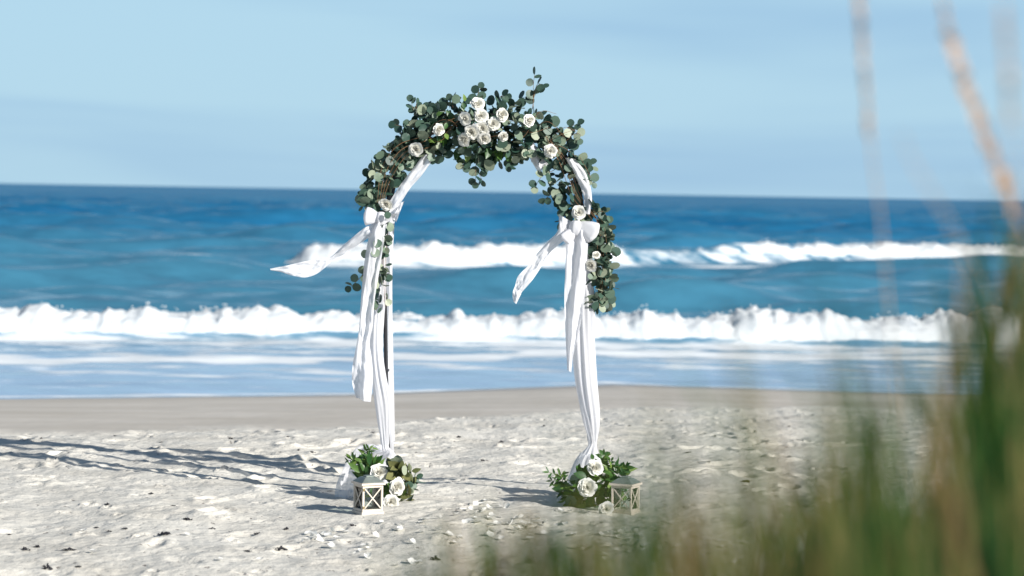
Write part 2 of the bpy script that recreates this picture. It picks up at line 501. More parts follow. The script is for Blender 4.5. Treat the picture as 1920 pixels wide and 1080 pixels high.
foam = np.zeros_like(H)
nf = fbm(SX * 0.55, SY * 1.3, 1.0, 4)
nf2 = fbm(SX * 0.18, SY * 0.9, 5.0, 3)
# wash between the near breaker and the sand
wash_line = shore_y(SX) + 6.6 + 0.8 * fbm(SX * 0.25, 0.1, 3.0, 3)
w = SY - wash_line
foam += np.clip(0.95 * np.exp(-((w - 0.35) / 0.62) ** 2) + 0.5 * nf * np.exp(-(w / 1.5) ** 2), 0, 1)
foam += np.clip(0.32 + 0.7 * nf, 0, 0.75) * smooth(-9.0, -2.5, w) * (1 - smooth(-1.6, -0.5, b1)) * 0.72
foam += np.clip(0.55 - 0.5 * (b1 + 1.2) ** 2 + 0.5 * nf, 0, 1) * (b1 < 0.2) * smooth(-3, -1, b1)
edge = SY - shore_y(SX)
foam += 0.55 * np.exp(-((edge - 0.25) / 0.22) ** 2) * np.clip(0.6 + nf2, 0, 1)
# behind and before the far breaker
foam += np.clip(0.85 * b2_height(SX) + 0.5 * nf, 0, 1) * smooth(-3.0, -0.8, b2) * (1 - smooth(-0.2, 0.9, b2)) * smooth(-8.2, -7.0, SX)
foam += np.clip(0.15 + 1.0 * nf2, 0, 0.5) * np.exp(-((b2 + 5) / 3.2) ** 2) * smooth(4.0, 7.5, SX)
foam += np.clip(nf2 - 0.25, 0, 0.6) * np.exp(-((b2 + 4) / 3.0) ** 2) * smooth(-9, -5, SX) * 0.8
# one small whitecap farther left
foam += 0.75 * np.exp(-((SX + 9.9 - 0.1 * (SY - 66)) / 1.3) ** 2 - ((SY - 63) / 0.7) ** 2)
foam = np.clip(foam, 0, 1)
shallow = (1 - smooth(21, 34, SY + 0.9 * nf2)) * 0.95
mid = 1 - smooth(26, 170, SY + 14 * nf2)
SZ = SEA_Z + H
me = mesh('sea', np.stack([SX, SY, SZ], -1).reshape(-1, 3), grid_faces(NU, len(ry)))
for nm, arr in (('foam', foam), ('shallow', shallow), ('mid', mid)):
    at = me.attributes.new(nm, 'FLOAT', 'POINT'); at.data.foreach_set('value', arr.astype(np.float32).ravel())
m, n, l, p = newmat('sea_water')
co = n.new('ShaderNodeTexCoord')
def attr(nm):
    a = n.new('ShaderNodeAttribute'); a.attribute_name = nm; return a.outputs['Fac']
def mixc(f, a, b):
    x = n.new('ShaderNodeMix'); x.data_type = 'RGBA'
    l.new(f, x.inputs[0])
    for s, i in ((a, 6), (b, 7)):
        if isinstance(s, tuple): x.inputs[i].default_value = (*s, 1)
        else: l.new(s, x.inputs[i])
    return x.outputs[2]
m1 = n.new('ShaderNodeMapping'); m1.inputs['Scale'].default_value = (0.012, 0.03, 1); l.new(co.outputs['Object'], m1.inputs[0])
npatch = noise(n, l, 1.0, 5, m1.outputs[0], 0.55)
deep = ramp(n, [(0.3, (0.006, 0.086, 0.190)), (0.7, (0.020, 0.130, 0.238))]); l.new(npatch.outputs[0], deep.inputs[0])
col = mixc(attr('mid'), deep.outputs[0], (0.045, 0.165, 0.245))
col = mixc(attr('shallow'), col, (0.27, 0.39, 0.52))
m2 = n.new('ShaderNodeMapping'); m2.inputs['Scale'].default_value = (0.7, 1.9, 1); l.new(co.outputs['Object'], m2.inputs[0])
nfo = noise(n, l, 1.6, 7, m2.outputs[0], 0.62)
sub = n.new('ShaderNodeMath'); sub.operation = 'ADD'; l.new(attr('foam'), sub.inputs[0]); l.new(nfo.outputs[0], sub.inputs[1])
fm = n.new('ShaderNodeMapRange'); fm.interpolation_type = 'SMOOTHSTEP'
fm.inputs[1].default_value = 0.72; fm.inputs[2].default_value = 1.12; l.new(sub.outputs[0], fm.inputs[0])
fgate = n.new('ShaderNodeMath'); fgate.operation = 'MULTIPLY'; l.new(fm.outputs[0], fgate.inputs[0])
gt = n.new('ShaderNodeMapRange'); gt.inputs[1].default_value = 0.02; gt.inputs[2].default_value = 0.2; l.new(attr('foam'), gt.inputs[0])
l.new(gt.outputs[0], fgate.inputs[1])
col = mixc(fgate.outputs[0], col, (0.60, 0.64, 0.66))
l.new(col, p.inputs['Base Color'])
rg = n.new('ShaderNodeMapRange'); rg.inputs[3].default_value = 0.16; rg.inputs[4].default_value = 0.8
l.new(fgate.outputs[0], rg.inputs[0]); l.new(rg.outputs[0], p.inputs['Roughness'])
setp(p, IOR=1.33)
sr = n.new('ShaderNodeMapRange'); sr.inputs[3].default_value = 0.16; sr.inputs[4].default_value = 0.5   # unresolved wave slopes mute the far glare
l.new(attr('mid'), sr.inputs[0]); l.new(sr.outputs[0], p.inputs['Specular IOR Level'])
m3 = n.new('ShaderNodeMapping'); m3.inputs['Scale'].default_value = (0.55, 1.1, 1); l.new(co.outputs['Object'], m3.inputs[0])
nb1 = noise(n, l, 1.1, 8, m3.outputs[0], 0.6)
vs = n.new('ShaderNodeVectorMath'); vs.operation = 'SUBTRACT'; l.new(nb1.outputs['Color'], vs.inputs[0]); vs.inputs[1].default_value = (.5, .5, .5)
vm = n.new('ShaderNodeVectorMath'); vm.operation = 'MULTIPLY'; l.new(vs.outputs[0], vm.inputs[0]); vm.inputs[1].default_value = (.9, 1.3, 0)
sv = n.new('ShaderNodeSeparateXYZ'); l.new(vm.outputs[0], sv.inputs[0])       # far out only the steep shoreward faces of the waves show
far = n.new('ShaderNodeMapRange'); far.inputs[1].default_value = 1; far.inputs[2].default_value = 0; far.inputs[3].default_value = .02; far.inputs[4].default_value = .12; l.new(attr('mid'), far.inputs[0])
ya = n.new('ShaderNodeMath'); ya.operation = 'ABSOLUTE'; l.new(sv.outputs[1], ya.inputs[0])
yb = n.new('ShaderNodeMath'); yb.operation = 'ADD'; l.new(ya.outputs[0], yb.inputs[0]); l.new(far.outputs[0], yb.inputs[1])
yc = n.new('ShaderNodeMath'); yc.operation = 'MULTIPLY'; yc.inputs[1].default_value = -1; l.new(yb.outputs[0], yc.inputs[0])
cv = n.new('ShaderNodeCombineXYZ'); l.new(sv.outputs[0], cv.inputs[0]); l.new(yc.outputs[0], cv.inputs[1])
vm = cv
ge = n.new('ShaderNodeNewGeometry'); va = n.new('ShaderNodeVectorMath'); l.new(ge.outputs['Normal'], va.inputs[0]); l.new(vm.outputs[0], va.inputs[1])
vn = n.new('ShaderNodeVectorMath'); vn.operation = 'NORMALIZE'; l.new(va.outputs[0], vn.inputs[0]); l.new(vn.outputs[0], p.inputs['Normal'])
tag(obj('sea', me, m), 'blue sea with swell reaching to the horizon', kind='structure')

# breaking crests: lumpy churned foam
m, n, l, p = newmat('surf_foam')
co = n.new('ShaderNodeTexCoord')
nt = noise(n, l, 2.2, 6, co.outputs['Object'], 0.6)
r = ramp(n, [(0.25, (0.68, 0.74, 0.77)), (0.45, (0.78, 0.81, 0.82)), (0.7, (0.83, 0.85, 0.85))]); l.new(nt.outputs[0], r.inputs[0])
l.new(r.outputs[0], p.inputs['Base Color']); setp(p, Roughness=0.9, Specular_IOR_Level=0.1)
nt2 = noise(n, l, 9, 5, co.outputs['Object'], 0.65); bump(n, l, nt2.outputs[0], p, 0.35, 0.05)
ss = n.new('ShaderNodeBsdfTranslucent'); l.new(r.outputs[0], ss.inputs[0])
ms = n.new('ShaderNodeMixShader'); ms.inputs[0].default_value = 0.38
l.new(p.outputs[0], ms.inputs[1]); l.new(ss.outputs[0], ms.inputs[2]); l.new(ms.outputs[0], n['Material Output'].inputs[0])
M_FOAM = m
def crest(name, x0, x1, step, yfun, rad, depth, amp, label, seed, nt=34):
    xs = np.arange(x0, x1, step); th = np.linspace(-0.25, math.pi * 0.80, nt)
    X, T = np.meshgrid(xs, th, indexing='ij')
    hh = rad(X)
    y0 = yfun(X)
    Yp = y0 - np.cos(T) * depth * (0.6 + 0.4 * hh / hh.max()) + 0.15
    Zp = SEA_Z + 0.06 + np.sin(T) * hh
    sc = 1.0 / amp
    d = np.abs(perlin(X * 0.75 * sc * .3, Yp * .75 * sc * .3, Zp * sc * .3 + seed)) * 1.1 + np.abs(perlin(X * sc * .9, Yp * sc * .9, Zp * sc * .9 + seed)) * 0.55 \
        + np.abs(perlin(X * sc * 2.4, Yp * sc * 2.4, Zp * sc * 2.4 + seed)) * 0.26
    d = (d - 0.25) * amp * np.clip(hh / (hh.max() * 0.5), 0, 1)
    Yp = Yp - np.cos(T) * d * 0.32; Zp = Zp + np.sin(np.clip(T, 0, 3)) ** 2 * d * 1.05
    Xp = X + 0.25 * amp * perlin(X * sc, Yp * sc, Zp * sc + 31)
    J = [np.stack([Xp, Yp, Zp], -1).reshape(-1, 3)]; F = [grid_faces(len(xs), nt)]
    # thrown flecks
    nv = len(J[0]); oc = np.array([[1,0,0],[-1,0,0],[0,1,0],[0,-1,0],[0,0,1],[0,0,-1]], float)
    of = np.array([[0,2,4,4],[2,1,4,4],[1,3,4,4],[3,0,4,4],[2,0,5,5],[1,2,5,5],[3,1,5,5],[0,3,5,5]])
    tri = []
    r2 = np.random.default_rng(int(seed * 10))
    tops = Zp.max(1)
    for k in range(int((x1 - x0) * 60)):
        i = r2.integers(0, len(xs)); 
        g = fbm(xs[i] * 0.6, 3.3, seed, 2)
        if hh[i, 0] < 0.2 or r2.random() > 0.35 + 0.9 * float(g): continue
        cz = tops[i] - 0.03 + abs(r2.normal(0, 0.09)) * amp * 3.0
        c = np.array([xs[i] + r2.normal(0, .05), float(yfun(np.array(xs[i]))) + r2.normal(0, .15), cz])
        J.append(c + oc * r2.uniform(.005, .020) * np.array([1.2, 1.2, 1.0])); tri.append(of[:, :3] + nv); nv += 6
    V = np.vstack(J)
    faces = [tuple(q) for q in F[0]] + [tuple(q) for t in tri for q in t]
    o = obj(name, mesh(name, V, faces), M_FOAM)
    return tag(o, label, kind='structure')
def r1(x): return np.maximum(0.31, 0.40 + 0.15 * fbm(x * 0.17, 1.7, 0.2, 2) + 0.24 * np.clip(fbm(x * 0.55, 7.1, 0.9, 5, .6), -.25, 1))
def r2_(x): return np.maximum(b2_height(x) * (1.0 + 0.16 * fbm(x * 0.25, 2.7, 0.2, 3)) + 0.04 * smooth(10, 16, x), 0.03)
crest('breaking_wave', -15, 15, 0.055, breaker1_y, r1, 0.75, 0.20, 'long white breaking wave nearest the beach', 3.1)
crest('breaking_wave', -8.0, 26, 0.09, breaker2_y, r2_, 1.1, 0.26, 'white breaking wave farther out in the blue water', 8.7)

# ------------------------------------------------------------------ arch
A0 = P(915, 945)
arch = thing('wedding_arch', (A0.x, 0, gz(A0.x, 0)), 'dark thin metal wedding arch of two joined hoops standing in the sand under flowers', 'arch')
left_leg = [(726, 400), (722, 480), (722, 560), (724, 700), (728, 840), (729, 962)]
right_leg = [(1092, 405), (1094, 480), (1097, 560), (1104, 700), (1111, 840), (1114, 968)]
bow = [(726, 400), (732, 352), (751, 305), (785, 263), (830, 233), (880, 217), (915, 214), (960, 219), (1005, 239), (1045, 273), (1072, 313), (1087, 357), (1092, 405)]
for nm, pl in (('leg', left_leg), ('leg', right_leg), ('hoop', bow)):
    pts = catmull([P(a, b, 0.0) for a, b in pl], 8)
    v, f = tube_arrays(pts, 0.0115, 10)
    obj(nm, mesh(nm, v, f), M_IRON, arch)
DEP = 0.38
for nm, pl in (('rear_leg', left_leg), ('rear_leg', right_leg), ('rear_hoop', bow)):
    pts = catmull([P(a, b, 0.0) + Vector((0, DEP, 0)) for a, b in pl], 8)
    v, f = tube_arrays(pts, 0.0115, 10)
    obj(nm, mesh(nm, v, f), M_IRON, arch)
for a, b in ((724, 700), (722, 520), (751, 305), (830, 233), (915, 214), (1005, 239), (1072, 313), (1095, 520), (1104, 700)):
    v, f = tube_arrays([P(a, b), P(a, b) + Vector((0, DEP, 0))], 0.006, 8)
    obj('crossbar', mesh('crossbar', v, f), M_IRON, arch)
for pl in (left_leg, right_leg):
    q = P(*pl[-1]); j = Join()
    v, f = tube_arrays([q + Vector((0, 0, .10)), q + Vector((0, 0, 0.02))], 0.017, 10); j.add(v, f)
    obj('ground_socket', j.mesh('ground_socket'), M_IRON, arch)

# ------------------------------------------------------------------ leaves and roses
def leaf_round(seed, cup, fold, wob):
    r = random.Random(seed)
    v = [(0, 0, 0), (0, 1.0, cup * 0.3), (0, 1.86, 0.0)]
    rim = []
    N = 10
    for k in range(N):
        a = -math.pi / 2 + 2 * math.pi * (k + 0.5) / N
        rr = 0.97 * (1 + wob * r.uniform(-1, 1))
        x, y = rr * math.cos(a), 0.97 + rr * math.sin(a) * (1.0 if math.sin(a) < 0 else 0.93)
        rim.append((x, y, fold * abs(x) + cup * (x * x + (y - 1) ** 2) * 0.5))
    v += rim
    f = []
    R_ = [3 + i for i in range(5)]; L_ = [3 + i for i in range(5, 10)]
    right = [0] + R_ + [2]; left = [2] + L_ + [0]
    for s in (right, left):
        for a, b in zip(s[:-1], s[1:]):
            f.append((1, a, b))
    return np.array(v, float), f
def leaf_lance(seed, w, bend):
    v = []; f = []
    prof = [(0, .06), (.2, .75), (.42, 1.0), (.65, .8), (.85, .38), (1.0, 0.02)]
    for t, q in prof:
        z = bend * t * t
        v += [(-w * q, t, z + 0.25 * w * q), (0, t, z), (w * q, t, z + 0.25 * w * q)]
    for i in range(len(prof) - 1):
        a = i * 3
        f += [(a, a + 1, a + 4, a + 3), (a + 1, a + 2, a + 5, a + 4)]
    return np.array(v, float), f
ROUND = [leaf_round(i, c, fo, .05) for i, (c, fo) in enumerate([(.12, .10), (-.14, .16), (.22, .02), (.05, .26), (-.08, .05)])]
LANCE = [leaf_lance(i, w, b) for i, (w, b) in enumerate([(.17, -.12), (.15, -.25), (.20, .08)])]
LANCE_W = [leaf_lance(i, w, b) for i, (w, b) in enumerate([(.30, -.12), (.27, -.25), (.33, .08)])]
ME_ROUND = [mesh('leaf', v, f) for v, f in ROUND]
ME_RUS = [mesh('leaf', v, f) for v, f in LANCE]
ME_OLV = [mesh('leaf', v, f) for v, f in LANCE_W]

def frame(pos, along, normal, s):
    y = Vector(along).normalized()
    z = Vector(normal); z = (z - y * z.dot(y))
    if z.length < 1e-4: z = y.orthogonal()
    z.normalize(); x = y.cross(z)
    M = Matrix((x, y, z)).transposed().to_4x4()
    if isinstance(s, tuple): M = M @ Matrix.Diagonal((s[0], s[1], s[2], 1))
    else: M = M @ Matrix.Scale(s, 4)
    M.translation = pos
    return M

def rv(sc=1.0):
    v = Vector((random.gauss(0, 1), random.gauss(0, 1), random.gauss(0, 1)))
    return v.normalized() * sc

def petal_grid(rim, h, half, curl, seed, nu=7, nv=6, wave=0.06):
    r = random.Random(seed); ph = r.uniform(0, 6)
    v = []
    for i in range(nv):
        t = i / (nv - 1)
        w = half * (0.45 + 0.55 * math.sin(math.pi * min(1, t * 0.62 + 0.12)))
        if t > 0.7: w *= 1 - 0.30 * ((t - 0.7) / 0.3) ** 2
        for k in range(nu):
            u = 2 * k / (nu - 1) - 1
            a = u * w
            rr = 0.05 + (rim - 0.05) * t ** 0.62
            zz = h * t ** 1.12 - 0.10 * h * u * u * t
            c = max(0, (t - 0.68) / 0.32) ** 2
            rr += curl * c * (1 + 0.4 * u * u); zz -= curl * 0.75 * c
            rr *= 1 + wave * math.sin(3 * u + ph) * t
            v.append((rr * math.cos(a), rr * math.sin(a), zz))
    return np.array(v), [(i * nu + k, i * nu + k + 1, (i + 1) * nu + k + 1, (i + 1) * nu + k) for i in range(nv - 1) for k in range(nu - 1)]
def rotz(v, a, tilt=0):
    c, s = math.cos(a), math.sin(a)
    v = v @ np.array([[c, s, 0], [-s, c, 0], [0, 0, 1]])
    return v
def rose_meshes(seed):
    r = random.Random(seed); j = Join()
    for li, (rim, h, num, half, curl) in enumerate([(.10, .98, 3, 1.5, .02), (.19, 1.0, 3, 1.25, .03), (.30, .98, 4, 1.0, .05), (.43, .93, 5, .95, .06), (.56, .86, 5, .95, .08), (.68, .76, 5, .95, .10)]):
        off = r.uniform(0, 6)
        for k in range(num):
            v, f = petal_grid(rim * r.uniform(.94, 1.08), h * r.uniform(.94, 1.03), half, curl, seed * 31 + li * 7 + k)
            j.add(rotz(v, off + k * 2 * math.pi / num + r.uniform(-.12, .12)), f)
    v, f = tube_arrays([(0, 0, -.35), (0, 0, -.1), (0, 0, .12)], [.06, .22, .18], 8); j.add(v, f)
    return j.mesh('rose_heart')
ME_HEART = [rose_meshes(k) for k in range(3)]
ME_OUT = []
for k in range(4):
    v, f = petal_grid(.84 if k % 2 else .76, .60 if k % 2 else .69, .92, .13, 90 + k, wave=.06); ME_OUT.append(mesh('petal', v, f))
for x in ME_HEART: x.materials.append(M_HEART)
for x in ME_OUT: x.materials.append(M_PETAL)

def rose(parent, pos, axis, rad, opened=None):
    opened = random.uniform(.2, 1.6) if opened is None else opened
    k = random.randrange(3)
    ax = Vector(axis).normalized()
    q = Vector((0, 0, 1)).rotation_difference(ax)
    M = q.to_matrix().to_4x4() @ Matrix.Rotation(random.uniform(0, 6.28), 4, 'Z') @ Matrix.Diagonal((rad * random.uniform(.86, 1.06), rad * random.uniform(.86, 1.06), rad * random.uniform(.85, 1.25), 1))
    M.translation = Vector(pos) - ax * rad * 0.45
    o = obj('rose', ME_HEART[k], None, parent, M)
    n = 10
    for i in range(n):
        lay = i % 2
        L = Matrix.Rotation(i * 2 * math.pi / n + random.uniform(-.15, .15), 4, 'Z')
        tilt = Matrix.Rotation((random.uniform(.0, .16) + .10 * lay) * opened, 4, 'Y')
        sc = Matrix.Scale(random.uniform(.93, 1.1), 4)
        pe = obj('petal', ME_OUT[random.randrange(2) * 2 + lay], None, o, L @ tilt @ sc)
    return o

class Garland:
    """a spray of leaves: leaf objects up to a limit, then one joined stuff part"""
    def __init__(s, root, limit=285):
        s.root = root; s.limit = limit; s.items = []; s.stem = Join()
    def leaf(s, pos, along, normal, size, kind='round'):
        s.items.append((Vector(pos), Vector(along), Vector(normal), size, kind))
    def twig(s, pts, r=0.002, n=5):
        pp = catmull(pts, 5); v, f = tube_arrays(pp, np.linspace(r, r * .5, len(pp)), n); s.stem.add(v, f)
        return pp
    def build(s, stem_mat=M_STEM):
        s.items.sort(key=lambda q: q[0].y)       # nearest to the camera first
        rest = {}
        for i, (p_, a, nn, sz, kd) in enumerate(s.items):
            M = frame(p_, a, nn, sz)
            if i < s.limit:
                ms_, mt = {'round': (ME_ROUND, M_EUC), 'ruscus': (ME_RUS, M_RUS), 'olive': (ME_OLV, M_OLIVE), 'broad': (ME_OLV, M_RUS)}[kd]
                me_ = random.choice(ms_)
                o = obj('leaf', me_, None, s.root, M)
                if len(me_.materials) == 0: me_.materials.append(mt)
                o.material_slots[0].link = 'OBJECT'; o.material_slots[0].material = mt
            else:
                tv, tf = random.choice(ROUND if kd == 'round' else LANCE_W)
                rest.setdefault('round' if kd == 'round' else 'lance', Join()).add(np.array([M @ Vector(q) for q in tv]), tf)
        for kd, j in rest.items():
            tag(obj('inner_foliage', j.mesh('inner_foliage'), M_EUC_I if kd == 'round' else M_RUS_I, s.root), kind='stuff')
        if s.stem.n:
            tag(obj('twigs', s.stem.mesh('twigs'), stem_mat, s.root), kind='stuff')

def spine_mass(g, spine, count, size=(8, 12.5), kinds=(('round', 1.0),), depth=0.75, face=0.55, y0=0.0):
    pts = np.array(spine, float)
    seg = np.linalg.norm(np.diff(pts[:, :2], axis=0), axis=1); wt = seg * (pts[:-1, 2] + pts[1:, 2]); wt /= wt.sum()
    for k in range(count):
        i = rng.choice(len(wt), p=wt); t = rng.random()
        c = pts[i] * (1 - t) + pts[i + 1] * t
        a = rng.uniform(0, 2 * math.pi); q = math.sqrt(rng.random()) * 1.0
        dx, dy = math.cos(a) * q * c[2], math.sin(a) * q * c[2]
        dep = rng.uniform(-1, 1) * math.sqrt(max(0.05, 1 - q * q)) * c[2] * PX * depth
        pos = P(c[0] + dx, c[1] + dy, y0 + dep - 0.02)
        out = Vector((math.cos(a), 0, -math.sin(a)))
        along = out * 0.8 + rv(0.9) + Vector((-.25, 0, -.15))
        nrm = Vector((0.15, -1, 0.25)) * face + rv(0.75)
        kd = random.choices([x[0] for x in kinds], [x[1] for x in kinds])[0]
        sz = random.uniform(*size) * PX
        if kd in ('ruscus', 'olive', 'broad'): sz *= 2.6
        g.leaf(pos, along, nrm, sz, kd)
def sprig(g, pxpts, n=6, size=(8.5, 11.5), y0=0.0, kind='round', r=0.0018):
    pts = [P(a, b, y0 + (random.uniform(-.04, .02) if i else 0)) for i, (a, b) in enumerate(pxpts)]
    pp = g.twig(pts, r)
    for k in range(n):
        t = 0.25 + 0.75 * k / max(1, n - 1)
        i = min(len(pp) - 2, int(t * (len(pp) - 1)))
        d = Vector(pp[i + 1] - pp[i]).normalized()
        side = d.cross(Vector((0, -1, 0))).normalized() * (1 if k % 2 else -1)
        along = side * 1.0 + d * 0.6 + rv(0.35)
        if k == n - 1: along = d + rv(.3)
        sz = random.uniform(*size) * PX * (1 - 0.25 * t)
        if kind != 'round': sz *= 2.5
        g.leaf(Vector(pp[i]), along, Vector((0.1, -1, 0.2)) * .7 + rv(0.7), sz, kind)

# top spray
top = thing('flower_garland', P(905, 240), 'thick eucalyptus garland with white rose cluster on top of the arch', 'garland', 'flower garlands on the arch')
g = Garland(top, 290)
sp_top = [(752, 290, 16), (775, 262, 28), (805, 245, 40), (835, 238, 46), (880, 243, 60), (930, 247, 62), (972, 245, 52), (1005, 252, 40), (1040, 275, 26)]
spine_mass(g, sp_top, 600, (5.5, 11.5))
spine_mass(g, [(790, 250, 30), (840, 245, 44), (890, 255, 48), (950, 255, 40)], 110, (7, 11), (('broad', .7), ('ruscus', .3)), depth=.55, face=.3)
for s_ in ([(790, 240), (776, 208), (770, 186)], [(795, 245), (780, 215), (782, 190)], [(785, 255), (757, 238), (740, 234)], [(1000, 215), (1000, 165), (1003, 134)],
           [(998, 205), (1006, 160), (1020, 160)], [(893, 295), (892, 325), (892, 345)], [(905, 300), (898, 322), (906, 342)], [(1045, 262), (1066, 240), (1087, 231)],
           [(890, 200), (896, 176), (902, 164)], [(960, 205), (972, 188), (995, 178)], [(850, 205), (848, 188), (853, 178)], [(960, 290), (958, 305), (962, 314)], [(820, 220), (808, 205), (800, 200)],
           [(870, 300), (868, 312), (866, 318)], [(930, 190), (940, 180), (948, 180)]):
    sprig(g, s_, 5)
for k in range(16):
    a = rng.uniform(760, 1030); b = np.interp(a, [p_[0] for p_ in sp_top], [p_[1] for p_ in sp_top])
    g.twig([P(a, b + rng.uniform(-20, 20), -.06), P(a + 30, b + rng.uniform(-40, 20), -.12), P(a + 60, b + rng.uniform(-40, 40), -.09)], .0018)
# bright new leaves
for a, b in ((867, 192), (872, 190), (818, 216), (838, 230), (835, 250), (865, 196)):
    g.leaf(P(a, b, -.19), Vector((random.uniform(-.5, .5), -.2, random.uniform(-1, .6))), Vector((.3, -1, .3)), 14 * PX, 'broad')
g.build()
for (a, b, rad, dx, dz) in ((896, 194, 14.5, .1, .45), (902, 217, 16.5, .12, .1), (942, 215, 16.5, .45, .1), (871, 223, 14.5, -.4, -.1), (823, 243, 12.5, .8, -.15), (925, 233, 14, .2, -.1),
                            (905, 241, 14.5, 0, -.25), (884, 248, 14.5, -.2, -.3), (908, 261, 14.5, .1, -.8), (870, 262, 14, -.5, -.5), (993, 226, 13, .8, .2), (944, 256, 12.5, .4, -.3)):
    rose(top, P(a, b, -.195 + random.uniform(-.015, .015)), Vector((dx, -1, dz)) + rv(.08), rad * PX * random.uniform(.78, .96))

# left garland
lg = thing('flower_garland', P(725, 330), 'eucalyptus garland hanging down the left side of the arch', 'garland', 'flower garlands on the arch')
g = Garland(lg, 290)
spine_mass(g, [(788, 268, 26), (758, 288, 30), (732, 315, 32), (708, 345, 27), (695, 378, 20), (700, 395, 14)], 235, (5.5, 11.5))
spine_mass(g, [(722, 428, 12), (714, 460, 10), (717, 500, 11), (716, 540, 13), (714, 574, 11)], 64, (6, 9.5), y0=-.075)
for s_ in ([(702, 392), (686, 372), (681, 352)], [(705, 440), (690, 482), (683, 512)], [(690, 505), (668, 528), (655, 540)], [(715, 340), (700, 320), (706, 308)], [(745, 300), (735, 282), (742, 268)], [(800, 275), (815, 292), (818, 300)]):
    sprig(g, s_, 5, y0=-.03)
g.leaf(P(706, 448, -.15), Vector((.2, 0, -1)), Vector((.2, -1, .3)), 9 * PX); g.leaf(P(698, 468, -.15), Vector((.6, 0, -.6)), Vector((.2, -1, .3)), 9 * PX)
g.leaf(P(722, 408, -.17), Vector((.6, 0, .6)), Vector((.2, -1, .3)), 7 * PX)
for k in range(5):
    t = rng.random(); o_ = rng.uniform(-14, 14)
    g.twig([P(800 + o_, 266 + o_, -.07), P(755 + o_, 282 + o_, -.10), P(725 + o_, 325 + o_, -.07), P(712 + o_ * .5, 380, -.09)], .0022)
for k in range(3):
    g.twig([P(722 + k * 3, 430, -.04), P(716 + k * 3, 500, -.05), P(720 + k * 2, 575, -.03)], .0018)
g.build()
for (a, b, rad, dx, dz) in ((779, 280, 14, -.3, -.2), (724, 384, 14, -.1, -.45)):
    rose(lg, P(a, b, -.13), Vector((dx, -1, dz)), rad * PX * .95)

# right garland
rg_ = thing('flower_garland', P(1085, 380), 'long eucalyptus garland trailing down the right side of the arch', 'garland', 'flower garlands on the arch')
g = Garland(rg_, 298)
spine_mass(g, [(1035, 272, 26), (1058, 305, 33), (1068, 345, 32), (1080, 380, 28), (1104, 402, 20), (1124, 430, 18), (1129, 480, 20), (1124, 525, 22), (1118, 568, 15)], 300, (5.5, 11.5))
spine_mass(g, [(1100, 405, 18), (1124, 432, 19), (1129, 480, 21), (1124, 525, 22), (1118, 566, 15)], 130, (6, 11), y0=-.03)
for s_ in ([(1075, 300), (1100, 303), (1114, 316)], [(1040, 318), (1014, 333), (1003, 354)], [(1050, 355), (1028, 368), (1022, 376)], [(1108, 402), (1128, 396), (1140, 408)], [(1085, 290), (1104, 325), (1112, 346)],
           [(1060, 265), (1080, 250), (1088, 262)], [(1070, 395), (1058, 405), (1050, 420)], [(1060, 400), (1062, 420), (1064, 428)], [(1130, 500), (1142, 515), (1146, 535)], [(1120, 560), (1124, 572), (1122, 580)], [(1120, 560), (1138, 566), (1146, 570)]):
    sprig(g, s_, 5, y0=-.03)
for k in range(4):
    o_ = rng.uniform(-12, 12)
    g.twig([P(1030 + o_, 262 + o_, -.08), P(1058 + o_, 310, -.07), P(1080 + o_, 370, -.06), P(1124 + o_, 430, -.06), P(1124 + o_, 560, -.05)], .002)
g.build()
for (a, b, rad, dx, dz) in ((1032, 283, 13.5, .15, .15), (1085, 398, 14, -.1, .2), (1108, 497, 12, -.6, -.3), (1118, 478, 9, .1, .6)):
    rose(rg_, P(a, b, -.135), Vector((dx, -1, dz)), rad * PX * .95)

# ------------------------------------------------------------------ cloth
def cloth_strip(rows, y0, fold=0.012, nf=2.5, cols=22, per=7, seed=0, ycurve=None, bow_=0.02):
    """rows of left and right edges (photo pixels at the arch) with a depth for each row"""
    L = []; Q = []
    for k, r in enumerate(rows):
        yy = y0 if ycurve is None else y0 + ycurve[k]
        tw = r[2] if len(r) > 2 else 0.0
        L.append(P(*r[0], yy - tw)); Q.append(P(*r[1], yy + tw))
    L = catmull(L, per); Q = catmull(Q, per)
    nr = len(L); u = np.linspace(0, 1, cols)
    V = L[:, None] * (1 - u)[None, :, None] + Q[:, None] * u[None, :, None]
    wid = np.linalg.norm(Q - L, axis=1)[:, None]
    s = np.linspace(0, len(rows), nr)[:, None]
    env = np.clip(wid / 0.06, 0.15, 1.3)
    d = fold * env * (np.sin(nf * 2 * np.pi * u[None] + 0.55 * s + seed) + 0.5 * np.sin(nf * 4.3 * u[None] - 0.9 * s + seed * 2))
    d += (0.012 * fbm(u[None] * 3 + seed, s * 1.2, seed, 2) + 0.005 * fbm(u[None] * 9 + seed, s * 4.5, seed, 2)) * env
    d -= bow_ * env * np.sin(np.pi * u[None])
    V[..., 1] += d
    return V.reshape(-1, 3), grid_faces(nr, cols)
def cloth_tube(rows, y0, lobes=7, amp=0.16, n=56, per=7, seed=0, dep=0.8):
    pts = np.array([[a, b, c] for a, b, c in rows], float)
    pp = catmull(pts, per)
    V = []
    th = np.linspace(0, 2 * np.pi, n, endpoint=False)
    for k, (a, b, c) in enumerate(pp):
        o = np.array(P(a, b, 0.0)) + np.array([0, y0, 0]); r_ = c * PX
        s = k / per
        am = amp * (.55 + .9 * perlin(np.cos(th) * 1.5 + seed, np.sin(th) * 1.5, s * .45 + 3))
        rad = r_ * (1 + am * np.sin(lobes * th + 0.5 * s + seed) + amp * .6 * np.sin((lobes + 4) * th - 0.8 * s + seed) + 0.08 * perlin(np.cos(th) * 2 + seed, np.sin(th) * 2, s * .6))
        V.append(np.stack([o[0] + rad * np.cos(th), o[1] + rad * np.sin(th) * dep, o[2] + 0 * th + 0.004 * np.sin(3 * th + s)], -1))
    return np.vstack(V), grid_faces(len(pp), n, True)

